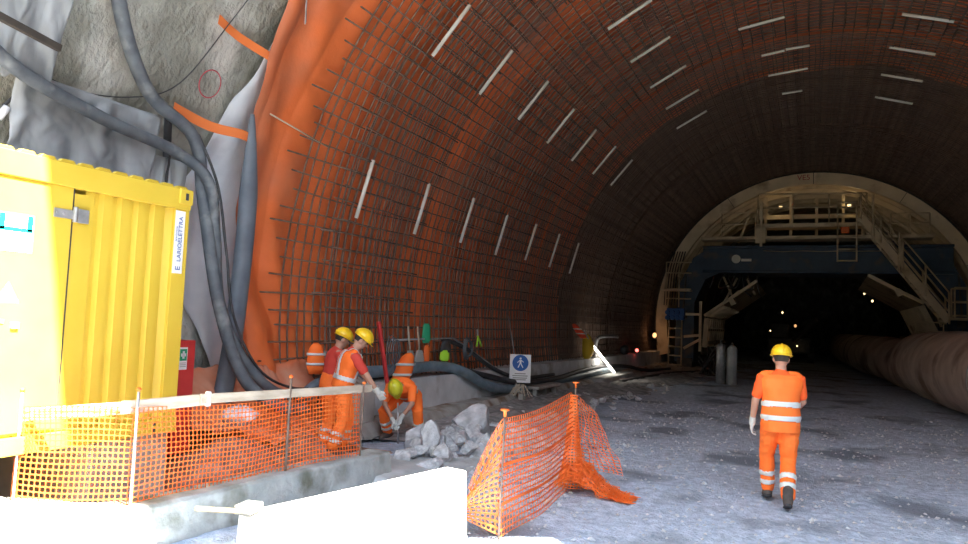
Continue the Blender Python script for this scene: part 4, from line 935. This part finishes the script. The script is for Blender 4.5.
# ------------------------------------------------ workers
def faces_sub(me, pred, off, name, m, parent):
    vs = {}; V_ = []; F_ = []
    for p in me.polygons:
        if pred(p.center, p.normal):
            f = []
            for i in p.vertices:
                if i not in vs: vs[i] = len(V_); V_.append(me.vertices[i].co+me.vertices[i].normal*off)
                f.append(vs[i])
            F_.append(f)
    if not F_: return
    b = MB(); b.add(V_, F_); o = build(name, b, m, parent, smooth=True, sol=-.004); return o
def worker(loc, face, J, label, shirt='hivis', vest=True, helmet='yellow_helmet', bands='two', gv_=1.0, vlow=0, lookdir=None, sleeves='short'):
    """J: joints in local coordinates, x right, y forward, z up"""
    root = empty('person', loc, label, 'person', rz=radians(face)); j = {k: V(v) for k, v in J.items()}
    up = (j['neck']-j['hip']).normalized(); rt = (j['shr']-j['shl']).normalized(); fw = up.cross(rt).normalized(); rt = fw.cross(up)
    H = j['head']; hup = (H-j['neck']).normalized(); lk = V(lookdir or fw); lk = (lk-hup*lk.dot(hup)).normalized(); hr = lk.cross(hup)
    hm = Matrix((hr, lk, hup)).transposed()
    def torso(scale, z0=-.2, z1=1.0, ex=0.0):
        L = (j['neck']-j['hip']).length; S = []
        for t_, a, c in ((-.14, .10, .085), (-.06, .155, .115), (.05, .168, .122), (.25, .158, .115), (.45, .160, .118), (.65, .185, .125), (.82, .195, .118), (.93, .155, .095), (1.0, .085, .07)):
            if t_ < z0-.001 or t_ > z1+.001: continue
            S.append((j['hip']+up*L*t_+fw*ex, rt, fw, a*scale+ex*0, c*scale))
        return S
    b = MB(); b.loft(torso(.93), 20); b.capsule([j['neck']-up*.06, j['neck']+(H-j['neck'])*.6], [.062, .056])
    b.ball(H+hup*.02, (.078, .098, .112), 20, hm); b.ball(H-hup*.055+lk*.02, (.058, .070, .062), 14, hm)
    b.capsule([H+lk*.09+hup*.02, H+lk*.112-hup*.018], [.010, .015], 8)
    for s in (-1, 1): b.ball(H+hr*.078*s-hup*.005, (.014, .024, .034), 10, hm)
    b.capsule([H+lk*.088-hup*.052-hr*.018, H+lk*.088-hup*.052+hr*.018], [.010, .010], 8)
    for s in 'lr':
        b.capsule([j['sh'+s], j['el'+s], j['wr'+s]], [.056, .043, .029])
        b.capsule([j['hp'+s], j['kn'+s], j['an'+s]], [.088, .058, .042])
        b.capsule([j['an'+s], j['an'+s]-V((0, 0, .03))+(j['toe'+s]-j['an'+s])*.5], [.042, .036])
    me = fuse(b, .0095, 4); me.materials.append(MATS['skin']); body = link('body', me, root)
    # eyes, hair
    for s in (-1, 1):
        b = MB().ball(H+lk*.091+hr*.032*s+hup*.022, .011, 10); build('eye', b, 'hair', body, smooth=True)
    b = MB().ball(H+hup*.03-lk*.012, (.083, .096, .108), 20, hm); b2 = MB()
    b.v = [p for p in b.v]; keep = [f for f in b.f if sum(((b.v[i]-H).dot(lk) < .045 and (b.v[i]-H).dot(hup) > -.055+max(0, (b.v[i]-H).dot(lk))*1.2) for i in f) == len(f)]
    b.f = keep; b.m = [0]*len(keep); build('hair', b, 'hair', body, smooth=True)
    # trousers
    b = MB(); L = (j['neck']-j['hip']).length
    b.loft([(j['hip']+up*L*t_, rt, fw, a, c) for t_, a, c in ((-.17, .10, .09), (-.08, .165, .13), (.05, .18, .137), (.2, .175, .13), (.3, .165, .125))], 20)
    for s in 'lr':
        kn, an, hp = j['kn'+s], j['an'+s], j['hp'+s]; ab = an+(kn-an)*.12
        b.capsule([hp, hp.lerp(kn, .55), kn, kn.lerp(ab, .5), ab], [.112, .104, .083, .082, .080])
    for i, p in enumerate(b.v): b.v[i] = p+V((.012, .012, .004))*ns(p, 9)
    me = fuse(b, .011, 3)
    for vtx in me.vertices:
        c = vtx.co; vtx.co = c+vtx.normal*(.007*ns((c.x*7, c.y*7, c.z*22), 1)+.004*ns(c, 30))
    me.materials.append(MATS['hivis']); tr = link('trousers', me, root)
    for s in 'lr':
        kn, an = j['kn'+s], j['an'+s]; ax = (kn-an); Ls = ax.length; ax.normalize()
        for t0, t1 in ((.22, .34), (.46, .58)):
            faces_sub(me, lambda c, n: t0*Ls < (c-an).dot(ax) < t1*Ls and ((c-an)-ax*(c-an).dot(ax)).length < .14, .004, 'reflective_band', 'reflective', tr)
    # shirt with sleeves
    b = MB(); b.loft(torso(1.03), 22); b.capsule([j['neck']-up*.09, j['neck']-up*.02], [.085, .07])
    for s in 'lr':
        e_ = j['sh'+s].lerp(j['el'+s], .72 if sleeves == 'short' else 1.0); b.capsule([j['sh'+s]-rt*(.03 if s == 'r' else -.03), j['sh'+s], e_] + ([j['wr'+s].lerp(j['el'+s], .15)] if sleeves == 'long' else []), [.07, .072, .064] + ([.048] if sleeves == 'long' else []))
    me = fuse(b, .011, 3)
    for vtx in me.vertices: vtx.co += vtx.normal*(.006*ns(vtx.co, 14))
    me.materials.append(MATS[shirt]); link('shirt', me, root)
    if vest:
        b = MB(); b.loft(([(j['hip']-up*L*q_, rt, fw, a_, c_) for q_, a_, c_ in ((.31, .20, .155), (.2, .20, .155))] if vlow else [])+[(c, x, y, a*gv_, d_*gv_) for c, x, y, a, d_ in torso(1.14, -.1, .95)], 24)
        for s, sg in (('r', 1), ('l', -1)): b.capsule([j['neck']-up*.06+rt*.07*sg, j['sh'+s]-rt*.02*sg+up*.01], [.07, .068])
        me = fuse(b, .011, 3)
        for vtx in me.vertices: vtx.co += vtx.normal*(.008*ns((vtx.co.x*9, vtx.co.y*9, vtx.co.z*5), 1))
        me.materials.append(MATS['hivis']); vo = link('vest', me, root)
        hs = (-.06, .24) if bands == 'two' else (.16,)
        for h in hs:
            faces_sub(me, lambda c, n: h*L < (c-j['hip']).dot(up) < h*L+.058, .005, 'reflective_band', 'reflective', vo)
        if bands == 'harness':
            for sg in (-1, 1): faces_sub(me, lambda c, n: (c-j['hip']).dot(up) > .16*L and abs((c-j['hip']).dot(rt)-sg*.10) < .027, .005, 'reflective_band', 'reflective', vo)
        b = MB(); b.bar(j['hip']-fw*.158+up*(-.05), j['neck']-fw*.142-up*.14, .006, .004)
    # gloves with fingers
    for s, sg in (('l', -1), ('r', 1)):
        w_ = j['wr'+s]; f_ = (w_-j['el'+s]).normalized(); side = (fw if s == 'r' else fw); n_ = f_.cross(side).normalized(); side = n_.cross(f_).normalized()
        b = MB(); b.capsule([w_-f_*.05, w_+f_*.02], [.036, .036])
        b.loft([(w_+f_*t_, side, n_, a, c) for t_, a, c in ((0, .034, .024), (.05, .045, .022), (.09, .046, .019))], 14)
        inn = n_*(-sg if True else 1)
        if inn.dot(rt)*sg > 0: inn = -inn
        for q, ln in ((-.033, .062), (-.011, .072), (.011, .078), (.033, .068)):
            r0 = w_+f_*.085+side*q; k1 = r0+f_*ln*.5+inn*.006; k2 = k1+f_*ln*.30+inn*.022; k3 = k2+f_*ln*.12+inn*.022; b.capsule([r0-f_*.02, k1, k2, k3], [.0105, .0105, .010, .009], 8)
        b.capsule([w_+f_*.03+side*.035, w_+f_*.065+side*.062+inn*.01, w_+f_*.10+side*.06+inn*.022], [.014, .0125, .0105], 8)
        me = fuse(b, .0042, 2); me.materials.append(MATS['glove']); link('glove', me, root)
    # boots
    for s in 'lr':
        an, toe = j['an'+s], j['toe'+s]; dr = (toe-an); dn = dr.normalized(); b = MB()
        heel = an-V((0, 0, 1))*0; hd = V((dn.x, dn.y, 0)).normalized()
        b.capsule([an+V((0, 0, .09)), an-V((0, 0, .02))], [.056, .055]); b.capsule([an+V((0, 0, -.045))-hd*.05*0-dn*.04, an.lerp(toe, .55)+V((0, 0, -.012)), toe], [.048, .047, .04])
        me = fuse(b, .009, 3); me.materials.append(MATS['boot']); bt = link('boot', me, root)
        zs_ = [v_.co for v_ in me.vertices]
        b = MB(); sd = dn.cross(V((0, 0, 1))).normalized(); nn_ = sd.cross(dn)
        b.loft([(an-dn*.075-nn_*.078+nn_*0, sd, nn_, .035, .012), (an-dn*.02-nn_*.078, sd, nn_, .044, .012), (toe-nn_*.035, sd, nn_, .046, .012), (toe+dn*.03-nn_*.03, sd, nn_, .03, .01)], 12); build('sole', b, 'black_rubber', bt, smooth=True)
    # helmet: dome, brim, ridge
    hc = H+hup*.045; b = MB(); k = 24; secs = []
    for a, kx in ((0, 1), (14, .99), (30, .90), (45, .76), (60, .55), (75, .29), (86, .08)):
        a = radians(a); secs.append((hc+hup*.125*sin(a), hr, lk, .112*(cos(a)**.8 if a else 1), .135*(cos(a)**.8 if a else 1)))
    b.loft(secs, k); b.loft([(hc-hup*.012, hr, lk, .114, .137), (hc+hup*.0, hr, lk, .120, .143)], k)
    he = build('helmet', b, helmet, root, smooth=True)
    b = MB().loft([(hc+lk*.035-hup*.014, hr, lk, .085, .148), (hc+lk*.035-hup*.004, hr, lk, .088, .152)], k); build('brim', b, helmet, he, smooth=True)
    b = MB().tube([hc+(lk*cos(radians(a))*.137+hup*sin(radians(a))*.127) for a in range(10, 171, 10)], .009, 6); build('ridge', b, helmet, he, smooth=True)
    b = MB(); b.loft([(H+hup*.028-lk*.006, hr, lk, .090, .108), (H+hup*.040-lk*.006, hr, lk, .090, .108)], k); build('head_band', b, 'black_rubber', he, smooth=True)
    return root
# walking worker
J = dict(hip=(0, 0, .96), neck=(0, .03, 1.47), head=(.005, .05, 1.605), shl=(-.185, .01, 1.40), shr=(.185, .03, 1.40),
         ell=(-.265, .00, 1.13), wrl=(-.285, .10, .885), elr=(.235, .07, 1.14), wrr=(.15, .22, 1.0),
         hpl=(-.095, .0, .92), knl=(-.125, .17, .52), anl=(-.105, .23, .12), toel=(-.115, .40, .045),
         hpr=(.095, 0, .92), knr=(.085, .04, .50), anr=(.055, -.26, .135), toer=(.065, -.10, .045))
worker((-.30, 8.68, .0), 8, J, 'person in orange hi-vis and yellow helmet walking away down the tunnel road', gv_=1.1, vlow=1, shirt='hivis_dark')
# front standing worker (seen from behind, leaning to the right)
J = dict(hip=(0, -.04, .93), neck=(.0, .09, 1.42), head=(0.0, .18, 1.54), shl=(-.19, .07, 1.36), shr=(.19, .08, 1.35),
         ell=(-.23, .22, 1.10), wrl=(-.14, .36, .93), elr=(.235, .27, 1.08), wrr=(.20, .42, .88),
         hpl=(-.10, -.03, .9), knl=(-.15, .07, .50), anl=(-.19, .0, .12), toel=(-.22, .17, .045),
         hpr=(.10, -.03, .9), knr=(.13, -.02, .50), anr=(.16, -.14, .12), toer=(.20, .03, .045))
worker((-5.68, 8.05, .03), -52, J, 'person in red t-shirt and orange vest leaning forward behind the plank rail', shirt='redshirt', bands='harness', gv_=1.1, lookdir=(.05, .9, -.5))
# worker behind
J = dict(hip=(0, 0, .93), neck=(.0, .10, 1.43), head=(0.0, .16, 1.56), shl=(-.18, .08, 1.37), shr=(.18, .08, 1.37),
         ell=(-.23, .14, 1.12), wrl=(-.15, .36, 1.0), elr=(.23, .2, 1.12), wrr=(.14, .40, 1.0),
         hpl=(-.10, 0, .9), knl=(-.12, .08, .50), anl=(-.13, .04, .12), toel=(-.15, .21, .045),
         hpr=(.10, 0, .9), knr=(.12, .03, .50), anr=(.14, -.08, .12), toer=(.17, .09, .045))
worker((-6.14, 8.30, .0), -40, J, 'person in red t-shirt without vest standing behind the vested one', shirt='redshirt', vest=False)
# bending worker
J = dict(hip=(0, -.34, .70), neck=(.02, .10, .90), head=(.03, .24, .86), shl=(-.17, .05, .85), shr=(.19, .05, .85),
         ell=(-.20, .16, .60), wrl=(-.06, .22, .40), elr=(.23, .16, .58), wrr=(.05, .24, .34),
         hpl=(-.12, -.32, .68), knl=(-.26, .02, .47), anl=(-.26, -.16, .12), toel=(-.30, -.0, .045),
         hpr=(.12, -.32, .68), knr=(.28, .04, .44), anr=(.24, -.14, .12), toer=(.30, .02, .045))
worker((-5.72, 9.62, .0), 195, J, 'person in orange hi-vis and lime helmet bending down beside the rocks', shirt='hivis', bands='two', helmet='lime_helmet', lookdir=(0, .6, -.8))
b = MB().tube([(-5.60, 9.36, .02), (-5.66, 9.40, .62)], .014, 8); tag(build('iron_bar', b, 'steel', smooth=True), 'short iron bar held upright by the bending person', 'bar')
